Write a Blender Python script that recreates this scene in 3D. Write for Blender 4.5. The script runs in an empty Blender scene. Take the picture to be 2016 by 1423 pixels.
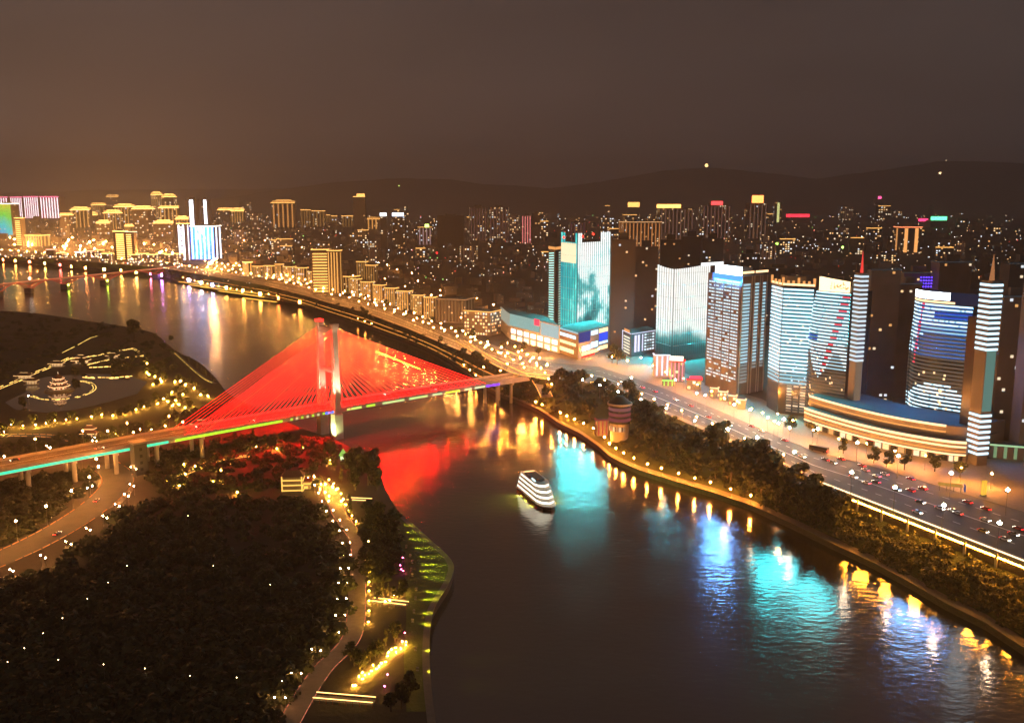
import bpy, math, random
from mathutils import Vector
from mathutils.geometry import tessellate_polygon
RN = random.Random(11)
sc = bpy.context.scene
col = sc.collection
# ---------------------------------------------------------------- camera, sky, exposure
F, CX, CY, CZ = 1845.0, 1008.0, 711.5, 164.0          # focal length and centre in photo pixels, drone height in metres
TH = math.atan((711.5 - 390) / 1845)                   # pitch below the horizon
cT, sT = math.cos(TH), math.sin(TH)
cd = bpy.data.cameras.new('camera'); cam = bpy.data.objects.new('camera', cd); col.objects.link(cam)
cam.location = (0, 0, CZ); cam.rotation_euler = (math.pi/2 - TH, 0, 0)
cd.sensor_width = 36; cd.lens = F / 2016 * 36; cd.clip_start = 1; cd.clip_end = 80000
sc.camera = cam
sc.view_settings.view_transform = 'Standard'; sc.view_settings.look = 'None'
sc.view_settings.exposure = 0; sc.view_settings.gamma = 1; sc.view_settings.use_curve_mapping = False
cy = sc.cycles
cy.use_denoising = True
try: cy.denoiser = 'OPENIMAGEDENOISE'
except Exception: pass
cy.use_light_tree = True; cy.max_bounces = 5; cy.diffuse_bounces = 1; cy.glossy_bounces = 3
cy.transmission_bounces = 1; cy.volume_bounces = 0; cy.transparent_max_bounces = 4
cy.sample_clamp_indirect = 4; cy.sample_clamp_direct = 0; cy.caustics_reflective = False; cy.caustics_refractive = False

w = bpy.data.worlds.new('World'); sc.world = w; w.use_nodes = True
nt = w.node_tree; nt.nodes.clear()
def N(t, **k):
    n = nt.nodes.new(t)
    for a, b in k.items(): setattr(n, a, b)
    return n
def MATH(tree, op, a, b=None, clamp=False):
    n = tree.nodes.new('ShaderNodeMath'); n.operation = op; n.use_clamp = clamp
    for i, v in enumerate((a, b)):
        if v is None: continue
        if isinstance(v, (int, float)): n.inputs[i].default_value = v
        else: tree.links.new(v, n.inputs[i])
    return n.outputs[0]
wo = N('ShaderNodeOutputWorld'); bg = N('ShaderNodeBackground'); bg2 = N('ShaderNodeBackground'); ad = N('ShaderNodeAddShader')
sky = N('ShaderNodeTexSky', sky_type='NISHITA'); sky.sun_disc = False
sky.sun_elevation = math.radians(-4); sky.sun_rotation = math.radians(200)
nt.links.new(sky.outputs[0], bg2.inputs[0]); bg2.inputs[1].default_value = 0.02
tc = N('ShaderNodeTexCoord'); sx = N('ShaderNodeSeparateXYZ'); nt.links.new(tc.outputs['Generated'], sx.inputs[0])
el = MATH(nt, 'MAXIMUM', sx.outputs[2], 0.0)
hz = MATH(nt, 'POWER', 2.718, MATH(nt, 'MULTIPLY', el, -6.0))      # city glow low over the horizon
az = N('ShaderNodeVectorMath', operation='DOT_PRODUCT'); nt.links.new(tc.outputs['Generated'], az.inputs[0]); az.inputs[1].default_value = (-0.80, 0.60, 0)
az2 = MATH(nt, 'POWER', MATH(nt, 'MAXIMUM', MATH(nt, 'ADD', MATH(nt, 'MULTIPLY', az.outputs['Value'], 0.5), 0.5), 0.0), 9.0)
nz = N('ShaderNodeTexNoise'); nz.inputs['Scale'].default_value = 2.2; nz.inputs['Detail'].default_value = 3
nt.links.new(tc.outputs['Generated'], nz.inputs['Vector'])
gl = MATH(nt, 'MULTIPLY', MATH(nt, 'MULTIPLY', hz, az2), MATH(nt, 'ADD', nz.outputs[0], 0.5))
mx = N('ShaderNodeMix', data_type='RGBA'); nt.links.new(gl, mx.inputs[0])
mx.inputs[7].default_value = (0.235, 0.155, 0.118, 1)
mb_ = N('ShaderNodeMix', data_type='RGBA'); nt.links.new(MATH(nt, 'POWER', 2.718, MATH(nt, 'MULTIPLY', el, -7.0)), mb_.inputs[0])
mb_.inputs[6].default_value = (0.052, 0.0395, 0.0365, 1); mb_.inputs[7].default_value = (0.062, 0.0490, 0.0480, 1); nt.links.new(mb_.outputs[2], mx.inputs[6])
nt.links.new(mx.outputs[2], bg.inputs[0])
nz2 = N('ShaderNodeTexNoise'); nz2.inputs['Scale'].default_value = 3.5; nz2.inputs['Detail'].default_value = 5; mpw = N('ShaderNodeMapping'); mpw.inputs['Scale'].default_value = (1,1,3.5); nt.links.new(tc.outputs['Generated'], mpw.inputs[0]); nt.links.new(mpw.outputs[0], nz2.inputs['Vector'])
nt.links.new(MATH(nt, 'ADD', MATH(nt, 'MULTIPLY', nz2.outputs[0], 0.7), 0.62), bg.inputs[1])   # thin cloud lit from below
nt.links.new(bg.outputs[0], ad.inputs[0]); nt.links.new(bg2.outputs[0], ad.inputs[1]); nt.links.new(ad.outputs[0], wo.inputs[0])
sl = bpy.data.lights.new('weak_fill_sun', 'SUN'); sl.energy = 0.03; sl.angle = math.radians(0.5); sl.color = (0.8, 0.88, 1)  # weak fill added to give dark things some shape; no moon seen
so = bpy.data.objects.new('weak_fill_sun', sl); so.rotation_euler = (math.radians(50), 0, math.radians(-40)); col.objects.link(so)

# ---------------------------------------------------------------- helpers
def P(px, py, z=0.0):
    """the point of the plane at height z that the photo shows at this pixel"""
    r = (px - CX) / F; u = (CY - py) / F
    t = (z - CZ) / (u*cT - sT)
    return Vector((r*t, (cT + u*sT)*t, z))
def zat(y, py):
    u = (CY - py) / F
    return CZ + y*(u*cT - sT)/(cT + u*sT)
def m_at(D): return D / F                               # metres per photo pixel at that distance
def interp(tab, x):
    if x <= tab[0][0]: return tab[0][1]
    for (a, b), (c, d) in zip(tab, tab[1:]):
        if x <= c: return b + (d-b)*(x-a)/(c-a)
    return tab[-1][1]
class MB:
    def __init__(s): s.v = []; s.f = []; s.m = []
    def face(s, pts, mi=0):
        k = len(s.v); s.v += [tuple(p) for p in pts]; s.f.append(tuple(range(k, k+len(pts)))); s.m.append(mi)
    def prism(s, poly, z0, z1, mi=0, top=None, bottom=True):
        k = len(s.v); n = len(poly)
        s.v += [(p[0], p[1], z0) for p in poly] + [(p[0], p[1], z1) for p in poly]
        for i in range(n):
            j = (i+1) % n; s.f.append((k+i, k+j, k+n+j, k+n+i)); s.m.append(mi)
        s.f.append(tuple(range(k+n, k+2*n))); s.m.append(mi if top is None else top)
        if bottom: s.f.append(tuple(range(k+n-1, k-1, -1))); s.m.append(mi)
    def box(s, c, size, rz=0, mi=0, top=None):
        a, b = size[0]/2, size[1]/2; co, si = math.cos(rz), math.sin(rz)
        poly = [(c[0]+x*co-y*si, c[1]+x*si+y*co) for x, y in ((-a,-b),(a,-b),(a,b),(-a,b))]
        s.prism(poly, c[2], c[2]+size[2], mi, top)
    def tube(s, a, b, r0, r1=None, n=6, mi=0, cap=True):
        a = Vector(a); b = Vector(b); r1 = r0 if r1 is None else r1
        d = (b-a); d.normalize()
        x = d.cross(Vector((0,0,1)) if abs(d.z) < .95 else Vector((1,0,0))); x.normalize(); y = d.cross(x)
        k = len(s.v)
        for c, r in ((a, r0), (b, r1)):
            for i in range(n):
                t = 2*math.pi*i/n; s.v.append(tuple(c + x*math.cos(t)*r + y*math.sin(t)*r))
        for i in range(n):
            j = (i+1) % n; s.f.append((k+i, k+j, k+n+j, k+n+i)); s.m.append(mi)
        if cap:
            s.f.append(tuple(range(k+n-1, k-1, -1))); s.m.append(mi); s.f.append(tuple(range(k+n, k+2*n))); s.m.append(mi)
    def octa(s, c, r, mi=0, rz=None):
        rz = r if rz is None else rz
        k = len(s.v); x, y, z = c
        s.v += [(x+r,y,z),(x,y+r,z),(x-r,y,z),(x,y-r,z),(x,y,z+rz),(x,y,z-rz)]
        for i in range(4):
            j = (i+1) % 4; s.f.append((k+i,k+j,k+4)); s.f.append((k+j,k+i,k+5)); s.m += [mi, mi]
    def ball(s, c, r, mi=0, nu=8, nv=5, sz=1.0):
        k = len(s.v); x, y, z = c
        s.v.append((x, y, z-r*sz))
        for i in range(1, nv):
            a = -math.pi/2 + math.pi*i/nv
            for j in range(nu):
                b = 2*math.pi*j/nu; s.v.append((x+r*math.cos(a)*math.cos(b), y+r*math.cos(a)*math.sin(b), z+r*sz*math.sin(a)))
        s.v.append((x, y, z+r*sz)); top = len(s.v)-1
        for j in range(nu):
            q = (j+1) % nu
            s.f.append((k, k+1+q, k+1+j)); s.m.append(mi)
            for i in range(nv-2):
                a0 = k+1+i*nu; s.f.append((a0+j, a0+q, a0+nu+q, a0+nu+j)); s.m.append(mi)
            a0 = k+1+(nv-2)*nu; s.f.append((a0+j, a0+q, top)); s.m.append(mi)
    def mesh(s, name, mats, off=None, smooth=False):
        me = bpy.data.meshes.new(name)
        v = s.v if off is None else [(a-off[0], b-off[1], c-off[2]) for a, b, c in s.v]
        me.from_pydata(v, [], s.f)
        for mt in (mats if isinstance(mats, (list, tuple)) else [mats]): me.materials.append(mt)
        if any(s.m): me.polygons.foreach_set('material_index', s.m)
        if smooth: me.polygons.foreach_set('use_smooth', [True]*len(s.f))
        me.update(); return me
    def build(s, name, mats, parent=None, smooth=False):
        off = parent_off(parent)
        return link(name, s.mesh(name, mats, off, smooth), parent)
def parent_off(p):
    if p is None: return None
    o = Vector(p.location)
    while p.parent is not None: p = p.parent; o += Vector(p.location)
    return o
def link(name, me, parent=None):
    o = bpy.data.objects.new(name, me); col.objects.link(o)
    if parent is not None: o.parent = parent
    return o
def tag(o, label=None, cat=None, group=None, kind=None):
    if label: o['label'] = label
    if cat: o['category'] = cat
    if group: o['group'] = group
    if kind: o['kind'] = kind
    return o
def thing(name, label, cat, loc=(0,0,0), group=None, rz=0):
    o = bpy.data.objects.new(name, None); o.location = loc; o.rotation_euler = (0,0,rz); col.objects.link(o)
    return tag(o, label, cat, group)
def struct(mb, name, mats, parent=None):
    o = mb.build(name, mats, parent)
    if parent is None: o['kind'] = 'structure'
    return o
def dup(root, loc, rz=0, scale=1, label=None, group=None):
    r = root.copy(); col.objects.link(r); r.location = loc; r.rotation_euler = (0,0,rz); r.scale = (scale,)*3
    if label: r['label'] = label
    if group: r['group'] = group
    for ch in root.children:
        c = ch.copy(); col.objects.link(c); c.parent = r
        for g in ch.children:
            d = g.copy(); col.objects.link(d); d.parent = c
    return r
def along(pts, step, start=0.0):
    """points and headings every STEP metres along a 3-D polyline"""
    out = []; need = start
    for a, b in zip(pts, pts[1:]):
        L = (b-a).length
        if L < 1e-6: continue
        while need <= L:
            out.append((a + (b-a)*(need/L), (b-a)/L)); need += step
        need -= L
    return out
def ribbon(mb, pts, wl, wr, mi=0, dz=0.0):
    """flat strip along a polyline, WL metres to its left and WR to its right"""
    n = len(pts); L = []; R_ = []
    for i in range(n):
        d = (pts[min(i+1,n-1)] - pts[max(i-1,0)]); d.z = 0; d.normalize(); nn = Vector((-d.y, d.x, 0))
        q = pts[i] + Vector((0,0,dz)); L.append(q + nn*wl); R_.append(q - nn*wr)
    for i in range(n-1): mb.face((R_[i], R_[i+1], L[i+1], L[i]), mi)
def smooth(pts, k=4):
    out = []
    n = len(pts)
    for i in range(n-1):
        p0 = pts[max(i-1,0)]; p1 = pts[i]; p2 = pts[i+1]; p3 = pts[min(i+2,n-1)]
        for j in range(k):
            t = j/k
            out.append(0.5*((2*p1) + (p2-p0)*t + (2*p0-5*p1+4*p2-p3)*t*t + (3*p1-p0-3*p2+p3)*t*t*t))
    out.append(pts[-1]); return out
# ---------------------------------------------------------------- materials
def newmat(name):
    m = bpy.data.materials.new(name); m.use_nodes = True; t = m.node_tree; t.nodes.clear()
    o = t.nodes.new('ShaderNodeOutputMaterial'); return m, t, o
def pbr(name, c, rough=.75, metal=0.0, scale=0.3, var=0.35, bump=0.0, bscale=1.0):
    m, t, o = newmat(name); b = t.nodes.new('ShaderNodeBsdfPrincipled'); t.links.new(b.outputs[0], o.inputs[0])
    b.inputs['Roughness'].default_value = rough; b.inputs['Metallic'].default_value = metal
    g = t.nodes.new('ShaderNodeNewGeometry'); n = t.nodes.new('ShaderNodeTexNoise'); n.inputs['Scale'].default_value = scale; n.inputs['Detail'].default_value = 5
    t.links.new(g.outputs['Position'], n.inputs['Vector'])
    mx = t.nodes.new('ShaderNodeMix'); mx.data_type = 'RGBA'; t.links.new(n.outputs[0], mx.inputs[0])
    mx.inputs[6].default_value = tuple(v*(1-var) for v in c) + (1,); mx.inputs[7].default_value = tuple(min(1, v*(1+var)) for v in c) + (1,)
    t.links.new(mx.outputs[2], b.inputs['Base Color'])
    if bump:
        n2 = t.nodes.new('ShaderNodeTexNoise'); n2.inputs['Scale'].default_value = bscale; t.links.new(g.outputs['Position'], n2.inputs['Vector'])
        bp = t.nodes.new('ShaderNodeBump'); bp.inputs['Strength'].default_value = bump; bp.inputs['Distance'].default_value = 0.5
        t.links.new(n2.outputs[0], bp.inputs['Height']); t.links.new(bp.outputs[0], b.inputs['Normal'])
    return m
_em = {}
def em(c, s, samp=False):
    k = (c, s, samp)
    if k in _em: return _em[k]
    m, t, o = newmat('light_%d' % len(_em)); e = t.nodes.new('ShaderNodeEmission')
    e.inputs[0].default_value = c + (1,); e.inputs[1].default_value = s; t.links.new(e.outputs[0], o.inputs[0])
    m.cycles.emission_sampling = 'FRONT' if samp else 'NONE'
    _em[k] = m; return m
def led(name, stops, strength, scale=(0.03,0.03,0.018), off=(0,0,0), zlo=30, zhi=110, zmix=0.45, samp=True):
    """a media facade: a soft picture of several colours shown by the lights themselves"""
    m, t, o = newmat(name); e = t.nodes.new('ShaderNodeEmission'); t.links.new(e.outputs[0], o.inputs[0]); e.inputs[1].default_value = strength
    g = t.nodes.new('ShaderNodeNewGeometry'); mp = t.nodes.new('ShaderNodeMapping'); t.links.new(g.outputs['Position'], mp.inputs[0])
    mp.inputs['Scale'].default_value = scale; mp.inputs['Location'].default_value = off
    n = t.nodes.new('ShaderNodeTexNoise'); n.inputs['Scale'].default_value = 1.0; n.inputs['Detail'].default_value = 4; n.inputs['Roughness'].default_value = .62
    t.links.new(mp.outputs[0], n.inputs['Vector'])
    s = t.nodes.new('ShaderNodeSeparateXYZ'); t.links.new(g.outputs['Position'], s.inputs[0])
    hv = MATH(t, 'MULTIPLY', MATH(t, 'SUBTRACT', s.outputs[2], zlo), 1.0/(zhi-zlo), True)
    fac = MATH(t, 'ADD', MATH(t, 'MULTIPLY', MATH(t, 'MULTIPLY', MATH(t, 'SUBTRACT', n.outputs[0], 0.28), 2.2), 1-zmix), MATH(t, 'MULTIPLY', hv, zmix), True)
    r = t.nodes.new('ShaderNodeValToRGB'); t.links.new(fac, r.inputs[0])
    els = r.color_ramp.elements
    while len(els) < len(stops): els.new(0.5)
    for x, (p, c) in zip(els, stops): x.position = p; x.color = c + (1,)
    t.links.new(r.outputs[0], e.inputs[0])
    m.cycles.emission_sampling = 'FRONT' if samp else 'NONE'
    return m
GOLD = (1.0, 0.47, 0.11); WARM = (1.0, 0.66, 0.33); WHITE = (0.92, 0.96, 1.0); COOL = (0.55, 0.85, 1.0); TEAL = (0.08, 0.80, 0.78)
RED = (1.0, 0.02, 0.012); PINK = (1.0, 0.16, 0.32); GREEN = (0.12, 1.0, 0.2); BLUE = (0.04, 0.13, 1.0); SODIUM = (1.0, 0.44, 0.10); LIME = (0.55, 1.0, 0.06)
M = dict(
    concrete=pbr('concrete', (.30,.28,.26), .85, scale=.2), paleconc=pbr('pale_concrete', (.45,.43,.40), .8, scale=.2),
    asphalt=pbr('asphalt', (.085,.08,.075), .75, scale=.15, var=.4), paving=pbr('paving', (.22,.19,.16), .8, scale=.5, var=.3),
    paint=pbr('road_paint', (.7,.7,.68), .6), soil=pbr('soil', (.06,.05,.035), .95, scale=.05, var=.5, bump=.5, bscale=.4),
    grass=pbr('grass', (.055,.075,.022), .95, scale=.25, var=.5, bump=.8, bscale=1.5), lawn=pbr('lawn', (.10,.13,.03), .95, scale=.15, var=.45, bump=.8, bscale=1.2),
    leaf=pbr('leaf', (.042,.056,.016), .7, scale=.5, var=.6), leaf2=pbr('leaf_dark', (.024,.034,.013), .75, scale=.4, var=.6),
    leaf3=pbr('leaf_olive', (.09,.085,.025), .7, scale=.5, var=.6),
    bark=pbr('bark', (.08,.06,.045), .9, scale=2), dark=pbr('dark_facade', (.05,.052,.055), .6, scale=.1), glass=pbr('dark_glass', (.02,.024,.03), .18, scale=.05),
    wall=pbr('tower_wall', (.16,.15,.145), .8, scale=.08), wall2=pbr('old_wall', (.22,.19,.165), .85, scale=.06), roof=pbr('flat_roof', (.09,.085,.08), .9, scale=.1),
    metal=pbr('lamp_metal', (.25,.25,.25), .4, .8), hull=pbr('ship_white', (.75,.74,.70), .45), hulldark=pbr('hull_dark', (.03,.035,.04), .4),
    hill=pbr('hill_forest', (.075,.072,.065), .95, scale=.01, var=.5), tyre=pbr('tyre', (.02,.02,.02), .9), tile=pbr('roof_tile', (.18,.10,.06), .8, scale=1.5), timber=pbr('red_timber', (.32,.08,.04), .6, scale=1),
)
def stonemat():
    m, t, o = newmat('wall_stone'); b = t.nodes.new('ShaderNodeBsdfPrincipled'); t.links.new(b.outputs[0], o.inputs[0]); b.inputs['Roughness'].default_value = .85
    g = t.nodes.new('ShaderNodeNewGeometry'); sx_ = t.nodes.new('ShaderNodeSeparateXYZ'); t.links.new(g.outputs['Position'], sx_.inputs[0]); cb = t.nodes.new('ShaderNodeCombineXYZ')
    t.links.new(MATH(t, 'ADD', sx_.outputs[0], sx_.outputs[1]), cb.inputs[0]); t.links.new(sx_.outputs[2], cb.inputs[1])
    k = t.nodes.new('ShaderNodeTexBrick'); t.links.new(cb.outputs[0], k.inputs['Vector']); k.inputs['Scale'].default_value = .5; k.inputs['Mortar Size'].default_value = .03
    k.inputs['Color1'].default_value = (.10,.085,.07,1); k.inputs['Color2'].default_value = (.06,.052,.045,1); k.inputs['Mortar'].default_value = (.02,.018,.016,1)
    t.links.new(k.outputs['Color'], b.inputs['Base Color']); return m
M['stone'] = stonemat()
def watermat(name, rough, bumpd, scl):
    m, t, o = newmat(name); b = t.nodes.new('ShaderNodeBsdfPrincipled'); t.links.new(b.outputs[0], o.inputs[0])
    b.inputs['Base Color'].default_value = (.022,.019,.016,1); b.inputs['Roughness'].default_value = rough; b.inputs['IOR'].default_value = 2.3
    b.inputs['Specular IOR Level'].default_value = 0.75
    g = t.nodes.new('ShaderNodeNewGeometry'); mp = t.nodes.new('ShaderNodeMapping'); t.links.new(g.outputs['Position'], mp.inputs[0])
    mp.inputs['Rotation'].default_value = (0,0,.5); mp.inputs['Scale'].default_value = (.6,1.1,1)
    n = t.nodes.new('ShaderNodeTexNoise'); n.inputs['Scale'].default_value = scl; n.inputs['Detail'].default_value = 4; t.links.new(mp.outputs[0], n.inputs['Vector'])
    n3 = t.nodes.new('ShaderNodeTexNoise'); n3.inputs['Scale'].default_value = scl*.09; n3.inputs['Detail'].default_value = 2; t.links.new(mp.outputs[0], n3.inputs['Vector'])
    hh = MATH(t, 'ADD', n.outputs[0], MATH(t, 'MULTIPLY', n3.outputs[0], 2.0))
    bp = t.nodes.new('ShaderNodeBump'); bp.inputs['Strength'].default_value = 1.0; bp.inputs['Distance'].default_value = bumpd
    t.links.new(hh, bp.inputs['Height']); t.links.new(bp.outputs[0], b.inputs['Normal'])
    # gusts: patches of rougher and calmer water
    n2 = t.nodes.new('ShaderNodeTexNoise'); n2.inputs['Scale'].default_value = .012; n2.inputs['Detail'].default_value = 3; t.links.new(mp.outputs[0], n2.inputs['Vector'])
    sp_ = t.nodes.new('ShaderNodeSeparateXYZ'); t.links.new(g.outputs['Position'], sp_.inputs[0])
    wind = MATH(t, 'MULTIPLY', MATH(t, 'SUBTRACT', sp_.outputs[1], 640.0), 1/500.0, True)     # the open reach upstream is ruffled, the water near the bank calmer
    t.links.new(MATH(t, 'MULTIPLY', MATH(t, 'ADD', MATH(t, 'MULTIPLY', n2.outputs[0], rough*.9), rough*.55), MATH(t, 'ADD', MATH(t, 'MULTIPLY', wind, .5), 1.0)), b.inputs['Roughness'])
    return m
M['water'] = watermat('river_water', .14, .15, .34); M['pond'] = watermat('pond_water', .05, .01, .6)

def fill(mb, poly, mi=0):
    k = len(mb.v); mb.v += [tuple(p) for p in poly]
    for tri in tessellate_polygon([[Vector(p) for p in poly]]):
        a, b, c = tri
        p, q, r = (Vector(poly[i]) for i in tri)
        if (q-p).cross(r-p).z < 0: b, c = c, b
        mb.f.append((k+a, k+b, k+c)); mb.m.append(mi)
# ---------------------------------------------------------------- river, banks, island, hills
GZ, PZ, IZ = 20.0, 3.0, 4.0                             # city, promenade and island levels above the water
mb = MB(); mb.face([(-14000,-400,0),(14000,-400,0),(14000,20000,0),(-14000,20000,0)]); struct(mb, 'river_water', M['water'])
WE = [(-1500,498),(-300,506),(0,514),(75,519),(110,523),(160,530),(230,533),(300,541),(345,551),(400,566),(470,580),(540,590),(600,603),(640,617),(690,634),(740,652),(800,672),(850,692),(890,715),(915,735),(940,758),(985,783),(1030,799),(1065,815),(1095,838),(1140,860),(1175,884),(1205,911),(1260,935),(1330,957),(1400,978),(1480,1005),(1560,1042),(1640,1082),(1720,1120),(1790,1158),(1860,1200),(1940,1240),(2030,1300),(2300,1450),(2500,1560)]
RE = [(-1500,488),(-300,494),(0,502),(90,508),(200,518),(300,525),(350,533),(430,546),(520,562),(600,582),(640,594),(720,616),(800,646),(880,680),(940,704),(1000,728),(1060,746),(1150,752),(1220,775),(1300,810),(1400,853),(1500,900),(1560,925),(1610,950),(1700,985),(1850,1043),(2016,1108),(2300,1220),(2500,1290)]
RI = [(-1500,484),(-300,490),(0,497),(90,502),(200,511),(300,518),(430,537),(520,551),(600,567),(640,576),(760,606),(900,660),(1000,697),(1100,716),(1180,722),(1300,762),(1400,802),(1500,846),(1600,888),(1700,913),(1800,943),(1900,973),(2016,1008),(2300,1085),(2500,1130)]
xs = [-1500,-900,-600,-300] + list(range(-100, 2300, 20)) + [2300, 2400, 2500]
rows = []
for x in xs:
    a = P(x, interp(WE, x), 0); r = P(x, interp(RE, x), GZ); i = P(x, interp(RI, x), GZ)
    d = Vector((r.x-a.x, r.y-a.y, 0)); L = d.length; k = min(9.0, .4*L)/L
    rows.append((a, a + Vector((d.x*k, d.y*k, 0)), r, i, k))
prom, slope, wallb, road, par = MB(), MB(), MB(), MB(), MB()
def drop(p): return 6.0*min(1.0, max(0.0, ((CX+F*p.x/(p.y*cT-(GZ-CZ)*sT))-1570)/60.0))   # the road is carried on columns here
for q0, q1 in zip(rows, rows[1:]):
    z = lambda p, h: (p.x, p.y, h)
    wallb.face((z(q0[0],-2), z(q1[0],-2), z(q1[0],PZ), z(q0[0],PZ)))
    prom.face((z(q0[0],PZ), z(q1[0],PZ), z(q1[1],PZ), z(q0[1],PZ)))
    N_ = 4
    for j in range(N_):
        t0, t1 = j/N_, (j+1)/N_
        ip = lambda q, t: z(q[1].lerp(Vector((q[2].x, q[2].y, PZ)), t), PZ + (GZ-drop(q[2])-PZ)*(t**1.4))
        slope.face((ip(q0,t0), ip(q1,t0), ip(q1,t1), ip(q0,t1)))
for q0, q1 in zip(rows, rows[1:]):
    if drop(q1[2]) > 0: wallb.face((z(q0[2],GZ-drop(q0[2])-.5), z(q1[2],GZ-drop(q1[2])-.5), z(q1[2],GZ), z(q0[2],GZ)))
struct(wallb, 'river_wall', M['stone']); struct(prom, 'promenade_pavement', M['paving']); struct(slope, 'bank_slope', M['grass'])
edge = [q[2] for q in rows]
mb = MB(); poly = [(p.x, p.y, GZ) for p in edge]
poly += [(14000, poly[-1][1], GZ), (14000, 19500, GZ), (-14000, 19500, GZ), (-14000, poly[0][1], GZ)]
fill(mb, poly); struct(mb, 'city_ground', M['soil'])
for q0, q1 in zip(rows[4:], rows[5:]):
    road.face(((q0[2].x,q0[2].y,GZ+.05),(q1[2].x,q1[2].y,GZ+.05),(q1[3].x,q1[3].y,GZ+.05),(q0[3].x,q0[3].y,GZ+.05)))
rd = struct(road, 'riverside_road', M['asphalt'])
# kerbs, paved footways and lane paint of the riverside road
mid = [(q[2].lerp(q[3], .5), q[2].lerp(q[3], .28), q[2].lerp(q[3], .76), q[2], q[3]) for q in rows if True][4:]
lane = MB()
for idx, wd in ((0, .35), (1, .22), (2, .22)):
    pl = [m[idx] + Vector((0,0,.06)) for m in mid]
    if idx == 0: ribbon(lane, pl, wd, wd)
    else:
        for p, d in along([q for q in pl if q.y < 1300], 9):
            nn = Vector((-d.y,d.x,0)); lane.face((p-d*2-nn*wd, p+d*2-nn*wd, p+d*2+nn*wd, p-d*2+nn*wd))
tag(lane.build('lane_marking', M['paint'], rd), kind='stuff')
fw = MB(); inner = [m[4] for m in mid]; outer = [m[3] for m in mid]
ribbon(fw, [p + Vector((0,0,.17)) for p in inner], 9, 0); ribbon(fw, [p + Vector((0,0,.17)) for p in outer], 4.5, .2)
for p0, p1 in zip(inner, inner[1:]): fw.face((p0+Vector((0,0,.02)), p1+Vector((0,0,.02)), p1+Vector((0,0,.17)), p0+Vector((0,0,.17))))
struct(fw, 'footway_pavement', M['paving'])
# island on the left with the park and the tongue of land below the bridge
IS = [(-900,596),(-200,604),(0,612),(80,618),(170,632),(230,640),(300,655),(345,690),(390,712),(425,745),(450,775),(500,800),(545,822),(600,845),(640,858),(690,880),(728,905),(748,935),(762,970),(788,1010),(820,1040),(855,1070),(880,1093),(892,1115),(884,1145),(862,1180),(847,1210),(840,1260),(841,1330),(848,1400),(860,1500),(880,1650),(-900,1650)]
isl = smooth([P(x,y,IZ) for x, y in IS[:-2]], 3) + [P(*IS[-2],IZ), P(*IS[-1],IZ)]
mb = MB(); fill(mb, [tuple(p) for p in isl]); struct(mb, 'island_ground', M['soil'])
mb = MB()
for a, b in zip(isl[:-1], isl[1:]): mb.face(((a.x,a.y,-1.5),(b.x,b.y,-1.5),(b.x,b.y,IZ),(a.x,a.y,IZ)))
struct(mb, 'island_wall', M['stone'])
# hills behind the town
def ridge(y0, tab, jag, seed):
    rr = random.Random(seed); mb = MB(); pts = []
    X = [tab[0][0] + (tab[-1][0]-tab[0][0])*i/160 for i in range(161)]
    j = 0
    for x in X:
        j = j*.8 + rr.uniform(-jag, jag)*.5
        yw = y0 + 500*math.sin(x*.004)
        h = max(GZ, zat(yw, interp(tab, x) + j)); pts.append(((x-CX)/F*yw*1.0, yw, h))
    for (a, b) in zip(pts, pts[1:]):
        for k in range(5):
            t0, t1 = k/5, (k+1)/5; f = lambda p, t: (p[0], p[1]-2200*(1-t), 10 + (p[2]-10)*(t**1.3))
            mb.face((f(a,t0), f(b,t0), f(b,t1), f(a,t1)))
        mb.face(((a[0],a[1],a[2]),(b[0],b[1],b[2]),(b[0],b[1]+2500,10),(a[0],a[1]+2500,10)))
    return mb
struct(ridge(15000, [(-600,388),(0,378),(200,374),(420,372),(600,368),(900,374),(1300,370),(1700,366),(2100,370),(2700,380)], 2.0, 3), 'hills', M['hill'])
struct(ridge(10500, [(430,392),(560,372),(680,358),(790,352),(880,352),(960,362),(1080,372),(1180,358),(1280,340),(1380,329),(1480,338),(1600,352),(1720,336),(1830,318),(1930,318),(2100,330),(2500,352)], 1.6, 5), 'hills', M['hill'])
# ---------------------------------------------------------------- lamps and trees used in many places
def lamp_proto(name, label, cat, h, r, c, s, arm=0.0, n=1, pole=.11, group=None, base=None):
    t = thing(name, label, cat, (0,0,-500), group)
    mb = MB(); mb.tube((0,0,0),(0,0,h-r*.6), pole, pole*.6, 6); mb.tube((0,0,0),(0,0,.5), pole*2.2, pole*1.6, 6)
    if arm: mb.tube((0,0,h-r*.8),(arm,0,h-r*.4), pole*.5, pole*.4, 5)
    link('pole', mb.mesh('pole', M['metal']), t)
    if n == 1:
        g = MB(); g.ball((arm,0,h), r, 0, 6, 4); link('globe', g.mesh('globe', em(c, s, True)), t)
    else:                                                # tulip cluster: petals round a centre globe
        g = MB(); g.ball((0,0,0), r, 0, 6, 4, 1.25); gm = g.mesh('globe', em(c, s, True)); k = MB(); k.ball((0,0,0), r*.9, 0, 6, 4); km = k.mesh('globe', em((.25,.45,1.0), s*.35, True))
        for i in range(n):
            a = 2*math.pi*i/n; o = link('globe', gm, t); o.location = (math.cos(a)*r*2.1, math.sin(a)*r*2.1, h)
            br = MB(); br.tube((0,0,h-r*3), (math.cos(a)*r*2.1, math.sin(a)*r*2.1, h-r), .06, .05, 4); link('bracket', br.mesh('bracket', M['metal']), t)
        o = link('globe', gm, t); o.location = (0,0,h+r*2.2)
        o = link('globe', km, t); o.location = (0,0,h-r*1.2)
    return t
LP = {}
LP['tulip'] = lamp_proto('street_lamp', 'tall street lamp with a tulip cluster of white globes', 'street lamp', 12, .30, (1.0,.70,.42), 150, n=5, pole=.16)
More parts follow.
